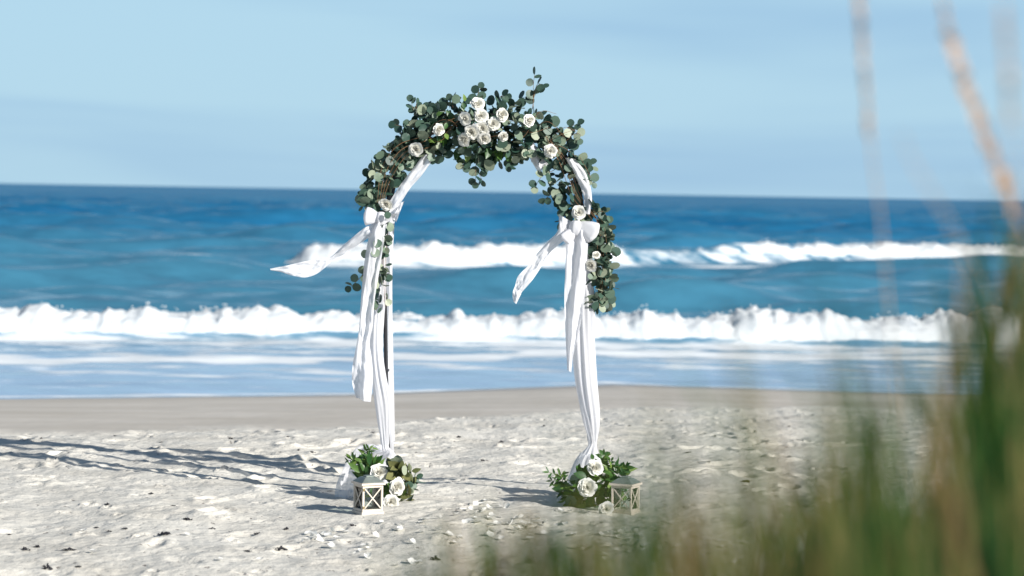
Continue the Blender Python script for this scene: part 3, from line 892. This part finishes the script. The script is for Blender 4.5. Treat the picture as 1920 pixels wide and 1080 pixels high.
# left leg drape
ld = thing('leg_drape', (P(725, 940).x, 0, 0), 'white chiffon drape wound down the left leg and pooled on the sand', 'drape', 'drapes on the arch legs')
v, f = cloth_tube([(716, 420, 9), (713, 480, 10), (712, 560, 11), (708, 600, 11), (705.5, 650, 11), (710, 700, 13), (718, 750, 14.5), (721, 800, 10.5), (722.5, 828, 7.5), (723, 838, 6.5), (727, 848, 12), (727, 862, 16), (722, 885, 19), (716, 915, 22), (712, 948, 25)], -0.022, seed=1.0)
obj('drape', mesh('drape', v, f), M_CHIFFON, ld)
def side_panel(leg, yf, yr, seed, name):
    """gathered sheer cloth hung between the front and rear leg of one side"""
    c = catmull([P(a_, b_, 0) for a_, b_ in leg], 8); c = c[:int(len(c) * .86)]
    u = np.linspace(0, 1, 26); s_ = np.linspace(0, 5, len(c))[:, None]
    V = np.repeat(c[:, None], 26, 1)
    V[..., 1] = yf + (yr - yf) * u[None] + 0 * s_
    pinch = 1 - .75 * smooth(3.6, 4.9, s_)
    V[..., 1] = yr + (V[..., 1] - yr) * pinch
    V[..., 0] += .012 * np.sin(u[None] * 22 + s_ * .7 + seed) + .010 * fbm(u[None] * 4, s_ * 1.5, seed, 2)
    return mesh(name, V.reshape(-1, 3), grid_faces(len(c), 26))
obj('side_panel', side_panel(left_leg, .25, DEP + .02, .5, 'side_panel'), M_CHIFFON, ld)
v, f = cloth_tube([(a_, b_, 7 if b_ < 800 else 5) for a_, b_ in left_leg[:-1]], DEP, 5, .2, 30, 7, seed=.2)
obj('rear_drape', mesh('rear_drape', v, f), M_CHIFFON, ld)
v, f = cloth_strip([((797, 286), (818, 290)), ((775, 315), (792, 327)), ((754, 342), (770, 352)), ((738, 366), (754, 376)), ((722, 392), (740, 396))], -0.04, .006, 1.5, 14, seed=2.2)
obj('upper_wrap', mesh('upper_wrap', v, f), M_SATIN, ld)
v, f = cloth_strip([((703, 838), (738, 845)), ((672, 836), (736, 868)), ((650, 866), (728, 895)), ((634, 900), (715, 925)), ((628, 930), (700, 950)), ((634, 957), (690, 972))], -0.05, .030, 2.6, 44, 9, seed=3.3, ycurve=[0, .02, .02, -.02, -.08, -.16], bow_=.07)
obj('pooled_hem', mesh('pooled_hem', v, f), M_TULLE, ld)
v, f = cloth_tube([(712, 846, 4), (706, 836, 10), (700, 833, 13), (692, 836, 12), (686, 842, 6)], -0.05, 5, .18, 36, 6, seed=2.0)
obj('tulle_puff', mesh('tulle_puff', v, f), M_TULLE, ld)

# right leg drape
rd = thing('leg_drape', (P(1110, 945).x, 0, 0), 'white chiffon drape knotted near the foot of the right leg', 'drape', 'drapes on the arch legs')
v, f = cloth_tube([(1088, 430, 12), (1090, 500, 16), (1093.5, 560, 20), (1094.5, 620, 19.5), (1098, 700, 18.5), (1104, 755, 16.5), (1109, 795, 13.5), (1111.5, 820, 8.5), (1111.5, 831, 6.5), (1108, 842, 11), (1103, 858, 20), (1098, 882, 25), (1092, 910, 27), (1086, 950, 30)], -0.02, seed=4.0)
obj('drape', mesh('drape', v, f), M_CHIFFON, rd)
obj('side_panel', side_panel(right_leg, .22, DEP + .02, 1.5, 'side_panel'), M_CHIFFON, rd)
v, f = cloth_tube([(a_, b_, 9 if b_ < 800 else 5) for a_, b_ in right_leg[:-1]], DEP, 5, .2, 30, 7, seed=1.2)
obj('rear_drape', mesh('rear_drape', v, f), M_CHIFFON, rd)
v, f = cloth_strip([((1088, 850), (1118, 850)), ((1075, 878), (1110, 885)), ((1060, 905), (1100, 915)), ((1046, 930), (1085, 935)), ((1038, 948), (1078, 955))], -0.05, .022, 2.0, 30, 8, seed=1.3, ycurve=[0, -.02, -.04, -.06, -.08], bow_=.04)
obj('pooled_hem', mesh('pooled_hem', v, f), M_TULLE, rd)
v, f = cloth_strip([((980, 268), (1000, 266)), ((994, 298), (1012, 288)), ((1010, 325), (1028, 308))], -0.03, .005, 1.4, 12, seed=.7)
obj('upper_wrap', mesh('upper_wrap', v, f), M_SATIN, rd)
v, f = cloth_strip([((1060, 296), (1078, 298)), ((1076, 325), (1097, 322)), ((1088, 350), (1107, 350)), ((1095, 374), (1110, 376)), ((1092, 400), (1106, 402))], -0.075, .006, 1.4, 14, seed=1.9)
obj('upper_wrap', mesh('upper_wrap', v, f), M_SATIN, rd)

# sashes tied in bows
def bow_loop(kx, ky, ex, ey, wid, y0, seed):
    """a puffed loop of ribbon from the knot out to its bend"""
    a = Vector(P(kx, ky, y0)); e = Vector(P(ex, ey, y0 - .03))
    d = e - a; Ln = d.length; d.normalize(); up = d.cross(Vector((0, -1, 0))).normalized(); out = Vector((0, -1, 0))
    nu, nv = 18, 18; V = []
    for i in range(nu):
        t = i / (nu - 1)
        r_ = wid * PX * (0.16 + 0.84 * math.sin(math.pi * min(1, .5 * t ** .8 + .02) )) * (1 - 0.75 * max(0, (t - .8) / .2) ** 2)
        for k in range(nv):
            th = 2 * math.pi * k / nv
            q = r_ * (1 + .10 * math.sin(5 * th + seed + 3 * t) + .05 * math.sin(9 * th - 4 * t))
            V.append(a + d * (Ln * t) + up * (q * math.cos(th)) + out * (q * .55 * math.sin(th)))
    return np.array([tuple(x) for x in V]), grid_faces(nu, nv, True)
def knot(px, py, y0, rx, rz):
    th = np.linspace(0, 2 * np.pi, 20, endpoint=False); ph = np.linspace(.12, math.pi - .12, 12); V = []
    c = np.array(P(px, py, y0))
    for b in ph:
        q = np.sin(b) ** .6 * (1 + .12 * np.sin(6 * th + b))
        V.append(np.stack([c[0] + rx * PX * q * np.cos(th), c[1] + rx * PX * .8 * q * np.sin(th), c[2] + rz * PX * np.cos(b) + 0 * th], -1))
    return np.vstack(V), grid_faces(len(ph), len(th), True)

lb = thing('sash_bow', P(716, 410, -.08), 'white sash bow on the left leg with one long tail flying left', 'bow', 'sash bows on the arch')
for nm, (v, f) in (('knot', knot(714, 410, -.12, 10, 13)),
                   ('loop', bow_loop(712, 408, 682, 405, 17, -.11, .3)),
                   ('loop', cloth_strip([((722, 404), (724, 418)), ((734, 392), (735, 412)), ((746, 383), (740, 413)), ((758, 377), (743, 417))], -.12, .010, 1.6, 16, seed=5)),
                   ('flying_tail', cloth_strip([((706, 412), (714, 436)), ((694, 422), (702, 443)), ((682, 428), (690, 447)), ((656, 449), (661, 466)), ((637, 466), (641, 479)), ((622, 480), (625, 487)), ((611, 483), (614, 498)), ((590, 487), (593, 514)), ((566, 491), (571, 520)), ((541, 497), (546, 516)), ((521, 501), (526, 510)), ((506, 504), (508, 507))], -.10, .006, .9, 18, seed=.6, ycurve=[0, 0, 0, .02, .04, .05, .05, .04, .02, 0, 0, 0], bow_=.012)),
                   ('hanging_tail', cloth_strip([((704, 412), (724, 412)), ((691, 445), (721, 445)), ((682, 500), (713, 500)), ((677, 560), (703, 560)), ((674, 610), (699, 612)), ((670, 640), (693, 642)), ((662, 680), (697, 675)), ((660, 715), (699, 710)), ((668, 746), (695, 754))], -.10, .010, 1.3, 24, seed=1.2, ycurve=[0, -.02, -.03, -.03, -.02, -.01, -.03, -.04, -.02]))):
    obj(nm, mesh(nm, v, f), M_SATIN, lb)
rb = thing('sash_bow', P(1078, 425, -.08), 'white sash bow on the right leg with a full loop and short flying tail', 'bow', 'sash bows on the arch')
for nm, (v, f) in (('knot', knot(1080, 428, -.12, 12, 15)),
                   ('loop', bow_loop(1082, 420, 1120, 441, 20, -.11, 1.3)),
                   ('loop', bow_loop(1080, 428, 1056, 452, 13, -.12, 2.3)),
                   ('flying_tail', cloth_strip([((1048, 402), (1076, 418)), ((1046, 432), (1062, 446)), ((1027, 453), (1035, 470)), ((1008, 474), (1021, 488)), ((993, 495), (1012, 505)), ((972, 517), (996, 528)), ((966, 535), (980, 546)), ((961, 550), (976, 554)), ((963, 566), (968, 570))], -.10, .007, 1.0, 18, seed=2.6, ycurve=[0, 0, .02, .03, .03, .01, 0, -.01, -.01], bow_=.014)),
                   ('hanging_tail', cloth_strip([((1066, 430), (1098, 430)), ((1061, 460), (1102, 460)), ((1060, 500), (1100, 500)), ((1058, 560), (1095, 570)), ((1060, 620), (1084, 630)), ((1062, 660), (1075, 665)), ((1064, 694), (1071, 698))], -.10, .013, 1.6, 26, seed=3.2, ycurve=[0, -.03, -.04, -.04, -.03, -.02, -.02]))):
    obj(nm, mesh(nm, v, f), M_SATIN, rb)

# ------------------------------------------------------------------ lanterns
def lantern(px, py, ang, label, latch):
    b = G(px, py)
    root = thing('lantern', b, label, 'lantern', 'lanterns at the feet of the arch')
    Wd, Ht = 0.122, 0.172
    T = Matrix.Translation(b + Vector((0, 0, -.004))) @ Matrix.Rotation(ang, 4, 'Z')
    def part(name, mat, *boxes):
        j = Join()
        for c, s in boxes: box(j, c, s, T)
        me_ = j.mesh(name, False)
        o = obj(name, me_, mat, root)
        bv = o.modifiers.new('bevel', 'BEVEL'); bv.width = .0012; bv.segments = 2
        return o
    h = Wd / 2; t = .011
    part('base_board', M_WOOD, ((0, 0, .008), (Wd + .010, Wd + .010, .016)))
    part('top_board', M_WOOD, ((0, 0, Ht - .006), (Wd + .020, Wd + .020, .012)))
    for sx in (-1, 1):
        for sy in (-1, 1):
            part('post', M_WOOD, ((sx * (h - t / 2), sy * (h - t / 2), Ht / 2 + .002), (t, t, Ht - .029)))
    for k in range(4):
        Rk = Matrix.Rotation(k * math.pi / 2, 4, 'Z'); Tk = T @ Rk
        for zz in (.0225, Ht - .0195):
            j = Join(); box(j, (0, -h + .0045, zz), (Wd - 2 * t - .001, .008, .012), Tk); obj('rail', j.mesh('rail', False), M_WOOD, root)
        wi, hi = Wd - 2 * t, Ht - .058
        for i, sg in enumerate((-1, 1)):
            a = math.atan2(hi, wi) * sg
            j = Join(); box(j, (0, 0, 0), (math.hypot(wi, hi) - .006, .004 - .001 * i, .0062), Tk @ Matrix.Translation((0, -h + .003, Ht / 2 + .002)) @ Matrix.Rotation(-a, 4, 'Y'))
            obj('cross_bar', j.mesh('cross_bar', False), M_WOOD, root)
        j = Join(); box(j, (0, -h + .0085, Ht / 2 + .002), (wi + .002, .0018, hi + .01), Tk); obj('pane', j.mesh('pane', False), M_GLASS, root)
    # hipped metal roof with a chimney cap and ring
    j = Join(); a0, a1, z0, z1 = h + .006, h * .55, Ht + .0008, Ht + .028
    vv = [(-a0, -a0, z0), (a0, -a0, z0), (a0, a0, z0), (-a0, a0, z0), (-a1, -a1, z1), (a1, -a1, z1), (a1, a1, z1), (-a1, a1, z1)]
    j.add(np.array([T @ Vector(q) for q in vv]), [(0, 3, 2, 1), (4, 5, 6, 7), (0, 1, 5, 4), (1, 2, 6, 5), (2, 3, 7, 6), (3, 0, 4, 7)])
    rf = obj('roof', j.mesh('roof', False), M_ROOF, root); bv = rf.modifiers.new('bevel', 'BEVEL'); bv.width = .003; bv.segments = 2
    j = Join(); box(j, (0, 0, z1 + .004), (a1 * 1.3, a1 * 1.3, .007), T); o = obj('roof_cap', j.mesh('roof_cap', False), M_ROOF, rf)
    if latch == 'hinges':
        for zz in (.04, Ht - .035):
            part('hinge', M_BRASS, ((-h + .006, -h - .002, zz), (.012, .005, .014)))
    else:
        j = Join(); v, f = tube_arrays([T @ Vector((h - .010, -h + .001, Ht * .52)), T @ Vector((h - .010, -h - .006, Ht * .52)), T @ Vector((h - .010, -h - .010, Ht * .52))], [.010, .010, .003], 12)
        obj('knob', mesh('knob', v, f), M_IRON, root)
    return root
lantern(690, 961, R(28), 'small whitewashed wood lantern with brass hinges beside the left leg', 'hinges')
lantern(1172, 964, R(-26), 'small whitewashed wood lantern with dark round latch beside the right leg', 'latch')

# ------------------------------------------------------------------ flowers at the feet
def yat(py, px=800):   # depth of a thing standing about there
    return G(px, py).y
lbq = thing('ground_bouquet', G(735, 958), 'rose and palm leaf bouquet on the sand at the left leg', 'bouquet', 'bouquets at the feet of the arch')
g = Garland(lbq, 280); y0 = -.38
for k in range(46):                                   # upright narrow leaves
    a = rng.uniform(-1, 1); t = rng.random()
    bx, by = 690 + a * 12, 905 - t * 40
    g.leaf(P(bx, by, y0 + .10 + rng.uniform(-.05, .05)), Vector((a * .9 - .25 + rng.normal(0, .25), -.15, 1 - .5 * t * abs(a))), Vector((rng.normal(0, .6) + .2, -1, .3)), rng.uniform(20, 36) * PX, 'ruscus')
for s_ in ([(685, 890), (672, 870), (655, 858)], [(690, 880), (686, 855), (684, 842)], [(700, 870), (690, 850), (695, 838)], [(690, 880), (665, 862), (652, 866)]):
    sprig(g, s_, 9, (7, 9), y0 + .1, 'ruscus')
spine_mass(g, [(722, 900, 16), (728, 930, 20), (740, 950, 18)], 60, (8, 12), (('broad', .8), ('ruscus', .2)), .8, .4, y0 + .03)
for s_ in ([(735, 905), (745, 885), (748, 872)], [(740, 910), (758, 890), (775, 882)], [(740, 915), (765, 900), (785, 893)], [(745, 930), (765, 915), (775, 915)], [(740, 950), (755, 955), (762, 958)], [(740, 940), (750, 935), (765, 945)]):
    sprig(g, s_, 6, (8, 11), y0, random.choice(['round', 'olive', 'olive']))
spine_mass(g, [(738, 880, 10), (760, 890, 14), (772, 905, 12)], 26, (9, 12.5), (('round', .6), ('olive', .4)), .8, .5, y0)
for a, b in ((712, 884), (745, 914), (733, 955)):
    g.twig([P(a, b, y0 - .03), P(a + 3, b + 16, y0 + .02), P(728, 945, y0 + .05)], .0028)
g.build(M_GSTEM)
for (a, b, rad, dx, dz, yy) in ((712, 885, 17, .25, .45, -.42), (745, 914, 16.5, .6, -.2, -.46), (733, 953, 15.5, .2, .1, -.66)):
    q = P(a, b, yy); q.z = max(q.z, gz(q.x, q.y) + .022)
    rose(lbq, q, Vector((dx, -1, dz)), rad * PX * .98)
rbq = thing('ground_bouquet', G(1110, 962), 'white rose and dark green leaf bouquet on the sand at the right leg', 'bouquet', 'bouquets at the feet of the arch')
g = Garland(rbq, 280); y0 = -.38
spine_mass(g, [(1075, 912, 22), (1090, 935, 30), (1112, 930, 36), (1130, 912, 34), (1150, 895, 22), (1168, 890, 14)], 190, (8, 12), (('broad', .7), ('ruscus', .2), ('round', .1)), .7, .4, y0 + .04)
for s_ in ([(1075, 905), (1050, 892), (1024, 884)], [(1070, 912), (1052, 902), (1030, 902)], [(1060, 910), (1052, 896), (1054, 888)], [(1120, 880), (1130, 862), (1133, 850)], [(1125, 880), (1140, 866), (1146, 862)], [(1130, 890), (1160, 884), (1178, 872)], [(1110, 900), (1095, 884), (1084, 880)], [(1135, 890), (1150, 876), (1168, 876)]):
    sprig(g, s_, 9, (6, 8.5), y0 + .02, 'broad' if random.random() < .5 else 'ruscus')
g.leaf(P(1100, 895, -.44), Vector((-1, -.2, .35)), Vector((0, -1, .5)), 26 * PX, 'broad'); g.leaf(P(1112, 862, -.44), Vector((-.3, 0, 1)), Vector((0, -1, .5)), 12 * PX, 'broad')
for a, b in ((1116, 876), (1101, 914), (1138, 953)):
    g.twig([P(a, b, y0 - .03), P(a + 3, b + 18, y0 + .02), P(1112, 945, y0 + .05)], .0028)
g.build(M_GSTEM)
for (a, b, rad, dx, dz, yy) in ((1116, 876, 16.5, .2, .55, -.44), (1101, 914, 17, -.1, .2, -.52), (1136, 954, 13.5, -.2, .3, -.68)):
    q = P(a, b, yy); q.z = max(q.z, gz(q.x, q.y) + .022)
    rose(rbq, q, Vector((dx, -1, dz)), rad * PX * .98)

# ------------------------------------------------------------------ loose petals, seaweed
def loose_petal(seed):
    r = random.Random(seed); V = []; nu, nv = 5, 5
    cx, cy = r.uniform(.4, 1.4), r.uniform(.2, 1.0)
    for i in range(nv):
        t = i / (nv - 1)
        w = .55 * math.sin(math.pi * (.14 + .72 * t)) ** .7 * (.75 + .4 * t)
        for k in range(nu):
            u = 2 * k / (nu - 1) - 1
            x = u * w; y = t - .5
            V.append((x, y, cx * x * x * .8 + cy * (y + .2) ** 2 + .05 * math.sin(4 * x + seed) + .01))
    return mesh('loose_petal', V, [(i * nu + k, i * nu + k + 1, (i + 1) * nu + k + 1, (i + 1) * nu + k) for i in range(nv - 1) for k in range(nu - 1)])
ME_LP = [loose_petal(k) for k in range(5)]
for x in ME_LP: x.materials.append(M_PETAL)
spots = [(155, 1002), (173, 1037), (350, 1007), (433, 1007), (487, 1053), (428, 973), (412, 1053), (573, 1017), (566, 1019), (597, 1013), (600, 1018), (588, 1010), (630, 1015), (606, 1004), (578, 1003),
         (680, 1027), (676, 1035), (690, 1050), (750, 1000), (748, 998), (778, 1058), (785, 1056), (772, 1059), (865, 1010), (862, 1012), (745, 1063), (1052, 962), (1066, 963)]
def cl(cx, cy, sx, sy, n_):
    for k in range(n_): spots.append((rng.normal(cx, sx), rng.normal(cy, sy)))
cl(905, 958, 26, 9, 16); cl(910, 982, 22, 7, 12); cl(985, 985, 22, 8, 14); cl(940, 1000, 40, 14, 10); cl(1045, 995, 18, 8, 6); cl(760, 1005, 40, 14, 10); cl(620, 1010, 40, 12, 7)
cl(1150, 1005, 26, 8, 14); cl(1190, 1015, 34, 8, 12); cl(1240, 1010, 24, 14, 14); cl(1330, 1030, 50, 25, 10); cl(700, 1035, 60, 18, 6); cl(830, 985, 40, 18, 5); cl(1170, 1045, 40, 12, 8)
def petal_label(a, b):
    if a < 380: return 'white petal lying alone on the open sand at far left'
    if a < 660: return 'white petal on the sand left of the left lantern'
    if a < 820: return 'white petal on the sand in front of the left lantern'
    if a < 1080: return 'white petal on the sand between the two lanterns'
    if a < 1215: return 'white petal on the sand in front of the right lantern'
    return 'white petal on the sand right of the right lantern among the grass'
for a, b in spots:
    q = G(a, b); s_ = random.uniform(.022, .042)
    M = Matrix.Translation(q + Vector((0, 0, .006))) @ Matrix.Rotation(random.uniform(0, 6.28), 4, 'Z') @ Matrix.Rotation(random.uniform(-.5, .5), 4, 'X') @ Matrix.Rotation(random.uniform(-.4, .4), 4, 'Y') @ Matrix.Scale(s_, 4)
    tag(obj('loose_petal', random.choice(ME_LP), None, None, M), petal_label(a, b), 'petal', 'white petals scattered on the sand')
def weed(seed):
    r = random.Random(seed); j = Join()
    for k in range(26):
        a = Vector((r.gauss(0, .32), r.gauss(0, .25), abs(r.gauss(.12, .12)))); d = Vector((r.gauss(0, 1), r.gauss(0, 1), r.gauss(0, .4))).normalized()
        w = d.cross(Vector((r.random(), r.random(), 1))).normalized() * r.uniform(.09, .20); Ln = r.uniform(.2, .55)
        pts = [a + d * (Ln * t) + Vector((0, 0, .12 * math.sin(3 * t + k))) for t in (0, .33, .66, 1)]
        V = []
        for q in pts: V += [tuple(q - w), tuple(q + w)]
        j.add(V, [(0, 1, 3, 2), (2, 3, 5, 4), (4, 5, 7, 6)])
    return j.mesh('seaweed_scrap')
ME_W = [weed(k) for k in range(4)]
for x in ME_W: x.materials.append(M_WEED)
def weed_label(a, b, s_):
    sz = 'larger' if s_ > 1.25 else 'small'
    if b < 870: return sz + (' dark seaweed scrap beyond the left leg shadow near the damp sand' if a < 700 else ' dark seaweed scrap on the sand behind the arch')
    if a < 380: return sz + ' dark seaweed scrap on the sand at far left'
    if a < 700: return sz + ' dark seaweed scrap on the sand left of the left lantern'
    return sz + ' dark seaweed scrap on the sand to the right of the left lantern'
for a, b, s_ in [(47, 1035, 1), (70, 1027, 1), (128, 1032, 1.7), (88, 1068, 1.4), (147, 1067, 1), (235, 995, 1.3), (205, 998, .8), (180, 993, .7), (17, 1007, .8), (310, 1005, 1.5), (200, 947, 1), (325, 950, 1), (283, 927, .9),
                 (350, 978, 1), (480, 1003, .8), (525, 1037, 1.5), (537, 997, 1), (302, 830, .8), (215, 818, .7), (77, 823, .6), (540, 822, .9), (433, 823, .9), (463, 1035, 1.2), (397, 993, 1), (585, 850, 1), (560, 845, .8),
                 (700, 812, .8), (940, 830, .9), (1020, 800, .7), (860, 822, .8), (1180, 800, .8), (1240, 790, .8), (1290, 850, .8), (780, 850, .7), (1340, 820, .8), (905, 865, .9), (815, 1050, 1.3), (1400, 905, 1.6), (1330, 870, .9), (1480, 800, 1), (660, 990, .9)]:
    q = G(a, b)
    M = Matrix.Translation(q + Vector((0, 0, .002))) @ Matrix.Rotation(random.uniform(0, 6.28), 4, 'Z') @ Matrix.Diagonal((.026 * s_ * random.uniform(.6, 1.4), .026 * s_ * random.uniform(.6, 1.3), .020 * s_ * random.uniform(.4, 1.2), 1))
    tag(obj('seaweed_scrap', random.choice(ME_W), None, None, M), weed_label(a, b, s_), 'seaweed', 'seaweed scraps on the sand')

# ------------------------------------------------------------------ dune grass by the camera
def blades(specs, seed):
    """specs: tip px, tip py, distance, length, lean, width; each blade springs from the dune"""
    r = np.random.default_rng(seed); V = []; F = []; nv = 0; ns = 7
    for (tx, ty, dist, lean, wd) in specs:
        tip = np.array(P(tx, ty, CAM.y + dist))
        L0 = 0.5
        rootx = tip[0] + lean * 0.5; rooty = tip[1] + r.normal(0, .10)
        rootz = gz(rootx, rooty) - 0.02
        if rootz > tip[2] - 0.12: continue
        root = np.array([rootx, rooty, rootz])
        h = tip[2] - rootz
        c = root + np.array([lean * -.04 + r.normal(0, .03), r.normal(0, .04), h * r.uniform(.6, .85)])
        a = r.uniform(-1.3, 1.3); side = np.array([math.cos(a), math.sin(a), 0])
        for i in range(ns + 1):
            t = i / ns
            p_ = (1 - t) ** 2 * root + 2 * t * (1 - t) * c + t * t * tip
            w = wd * (1 - t ** 9) * (.65 + .35 * (1 - t)) * .5 + .0003
            V += [p_ - side * w, p_ + side * w + np.array([0, .0006, 0])]
            if i: F.append((nv + 2 * i - 2, nv + 2 * i - 1, nv + 2 * i + 1, nv + 2 * i))
        nv += 2 * (ns + 1)
    return mesh('beach_grass', np.array(V), np.array(F))
gr = np.random.default_rng(77)
specs = []
def clump(cx, ty, sx, sy, n_, d0, d1, lean=(.05, .35), w=(.004, .008)):
    for k in range(n_):
        specs.append((gr.normal(cx, sx), ty + abs(gr.normal(0, sy)) - sy * .25, gr.uniform(d0, d1), gr.uniform(*lean), gr.uniform(*w)))
WB = (.005, .0125)
def tuft(rx, dist, n_, tx0, tx1, ty, sy, w=WB):
    """a tuft: blades that spring from one spot of the dune and fan out"""
    for k in range(int(n_ * 0.9)):
        t = gr.uniform(0, 1); tx = tx0 + (tx1 - tx0) * t + gr.normal(-20, 55)
        ty_ = ty + abs(gr.normal(0, sy)) + 60 * abs(2 * t - 1)
        dd_ = dist * .88 + gr.normal(0, .12)
        lean = 2 * ((rx + gr.normal(0, 40)) - tx) / FPX * dd_
        specs.append((tx, ty_, dd_, lean, gr.uniform(*w)))
tuft(1950, 2.8, 22, 1840, 1960, 330, 170); tuft(1900, 2.9, 24, 1780, 1930, 500, 160); tuft(1960, 2.4, 18, 1860, 2000, 430, 200)
tuft(1840, 3.0, 22, 1700, 1880, 600, 150); tuft(1880, 2.6, 26, 1740, 1920, 700, 120); tuft(1740, 2.7, 20, 1600, 1780, 660, 140)
tuft(1660, 2.4, 18, 1520, 1700, 720, 120); tuft(1600, 2.8, 18, 1460, 1640, 820, 100); tuft(1720, 2.2, 18, 1580, 1760, 800, 120)
WN = (.0028, .0065)
tuft(1620, 1.9, 18, 1480, 1680, 640, 140, WN); tuft(1750, 2.0, 18, 1600, 1800, 580, 150, WN); tuft(1560, 2.5, 16, 1430, 1600, 760, 110); tuft(1400, 1.8, 14, 1270, 1460, 690, 140, WN)
tuft(1500, 2.1, 18, 1370, 1550, 720, 130, WN); tuft(1430, 2.4, 15, 1310, 1470, 850, 100, WN); tuft(1340, 2.0, 13, 1220, 1390, 790, 120, WN)
tuft(1250, 2.1, 13, 1140, 1300, 790, 120, WN); tuft(1150, 2.3, 13, 1050, 1190, 890, 80, WN); tuft(1080, 2.5, 14, 990, 1110, 870, 70); tuft(990, 2.4, 13, 900, 1020, 900, 70)
WD = (.006, .011)
tuft(1090, 2.6, 9, 1010, 1110, 850, 90, WD); tuft(985, 2.5, 9, 900, 1010, 890, 80, WD); tuft(1180, 2.4, 8, 1100, 1230, 900, 80, WD); tuft(1300, 2.5, 8, 1200, 1330, 870, 90, WD)
tuft(1940, 2.7, 16, 1830, 1960, 380, 180, WD); tuft(1900, 2.6, 14, 1800, 1930, 560, 140, WD); tuft(1700, 2.5, 12, 1570, 1740, 720, 120, WD); tuft(1540, 2.4, 9, 1420, 1580, 790, 110, WD)
for rx_ in range(900, 1500, 50):
    tuft(rx_, 2.3 + gr.uniform(-.3, .5), 9, rx_ - 80, rx_ + 30, 895 - .08 * (rx_ - 900), 80, (.005, .011))
tuft(1940, 2.9, 26, 1860, 2000, 260, 170, WD); tuft(1970, 3.1, 24, 1890, 2010, 340, 160, WD); tuft(1910, 2.7, 20, 1830, 1960, 400, 160, WD); tuft(1800, 2.4, 16, 1700, 1850, 500, 160, WN); tuft(1690, 2.2, 14, 1580, 1740, 560, 160, WN); tuft(1480, 2.0, 12, 1360, 1540, 640, 150, WN); tuft(1300, 1.9, 12, 1180, 1360, 700, 140, WN)
tuft(1320, 2.6, 12, 1230, 1400, 940, 60); tuft(1180, 2.7, 10, 1090, 1220, 960, 50); tuft(870, 2.2, 8, 790, 910, 930, 60, WN); tuft(715, 2.2, 12, 660, 760, 940, 60, WN); tuft(800, 2.1, 12, 720, 850, 930, 60, WN); tuft(900, 2.2, 14, 820, 950, 900, 70, WN); tuft(1230, 1.8, 16, 1120, 1330, 700, 140, WN)
for rx_ in range(1500, 2000, 40):
    tuft(rx_, 3.3 + gr.uniform(-.4, .6), 8, rx_ - 110, rx_ + 50, 910 - .25 * (rx_ - 1500), 70)
clump(1500, 560, 190, 140, 30, 1.5, 2.1, w=(.003, .006)); clump(1250, 680, 120, 100, 14, 1.5, 2.1, w=(.003, .006)); clump(1740, 330, 120, 160, 14, 1.6, 2.4, (.15, .45), (.004, .008))
tag(obj('beach_grass', blades(specs, 5), M_GRASS), 'tall green dune grass close to the camera', 'grass', kind='stuff')
specs = []
clump(1800, 940, 120, 60, 300, 2.6, 4.8, (-.2, .4), (.006, .012)); clump(1900, 840, 50, 100, 90, 2.6, 5.0, (-.1, .4), (.004, .008)); clump(1600, 970, 80, 50, 110, 2.6, 4.4, (-.1, .4), (.006, .012))
clump(1300, 990, 140, 60, 26, 1.9, 3.2, w=(.006, .012)); clump(1050, 1000, 80, 50, 12, 1.9, 2.8, w=(.006, .012)); clump(1700, 860, 160, 120, 34, 2.0, 3.0, w=(.006, .014))
tag(obj('dry_grass', blades(specs, 6), M_GRASS_D), 'brown dead grass low on the dune', 'grass', kind='stuff')

def stalk(pxpts, dist, r, head, label):
    pts = [P(a, b, CAM.y + dist + .03 * i) for i, (a, b) in enumerate(pxpts)]
    b = pts[-1]; d = (pts[-1] - pts[-2]).normalized()
    g0 = Vector((b.x + d.x * .15, b.y, 0)); g0.z = gz(g0.x, g0.y)
    pts.append(g0)
    root = thing('grass_stalk', g0, label, 'grass stalk', 'tall seed stalks on the dune')
    pp = catmull(pts, 8)
    v, f = tube_arrays(pp, np.linspace(r * .3, r * .6, len(pp)), 8)
    obj('stem', mesh('stem', v, f), M_STALK, root)
    j = Join(); nh = int(len(pp) * head)
    for k in range(nh * 9):
        q = pp[random.randrange(max(1, nh))]
        M = frame(Vector(q) + rv(.0015) + d * random.uniform(-.03, .03), Vector((random.gauss(-.25, .15), random.gauss(0, .15), 1)), rv(), random.uniform(.006, .012))
        tv, tf = random.choice(LANCE_W); j.add(np.array([M @ Vector(x) for x in tv]), tf)
    if j.n: tag(obj('seed_head', j.mesh('seed_head'), M_SEED, root), kind='stuff')
stalk([(1606, -60), (1616, 60), (1625, 180), (1636, 300), (1652, 420), (1672, 640), (1690, 900), (1698, 1100)], 2.9, .0030, .34, 'straight reddish seed stalk rising to the top of the picture')
stalk([(1770, 40), (1810, 160), (1850, 265), (1892, 370), (1930, 480), (1985, 700), (2030, 1000)], 2.8, .0036, .46, 'leaning brown seed stalk at the right edge of the picture')
stalk([(1690, 250), (1710, 300), (1745, 360), (1800, 460), (1870, 640), (1920, 900), (1940, 1100)], 2.3, .0024, .0, 'short faint bare stalk leaning between the two taller ones')
stalk([(1885, 60), (1896, 200), (1908, 360), (1925, 560), (1950, 900), (1960, 1100)], 2.2, .0024, .2, 'faint thin seed stalk upright near the right edge')
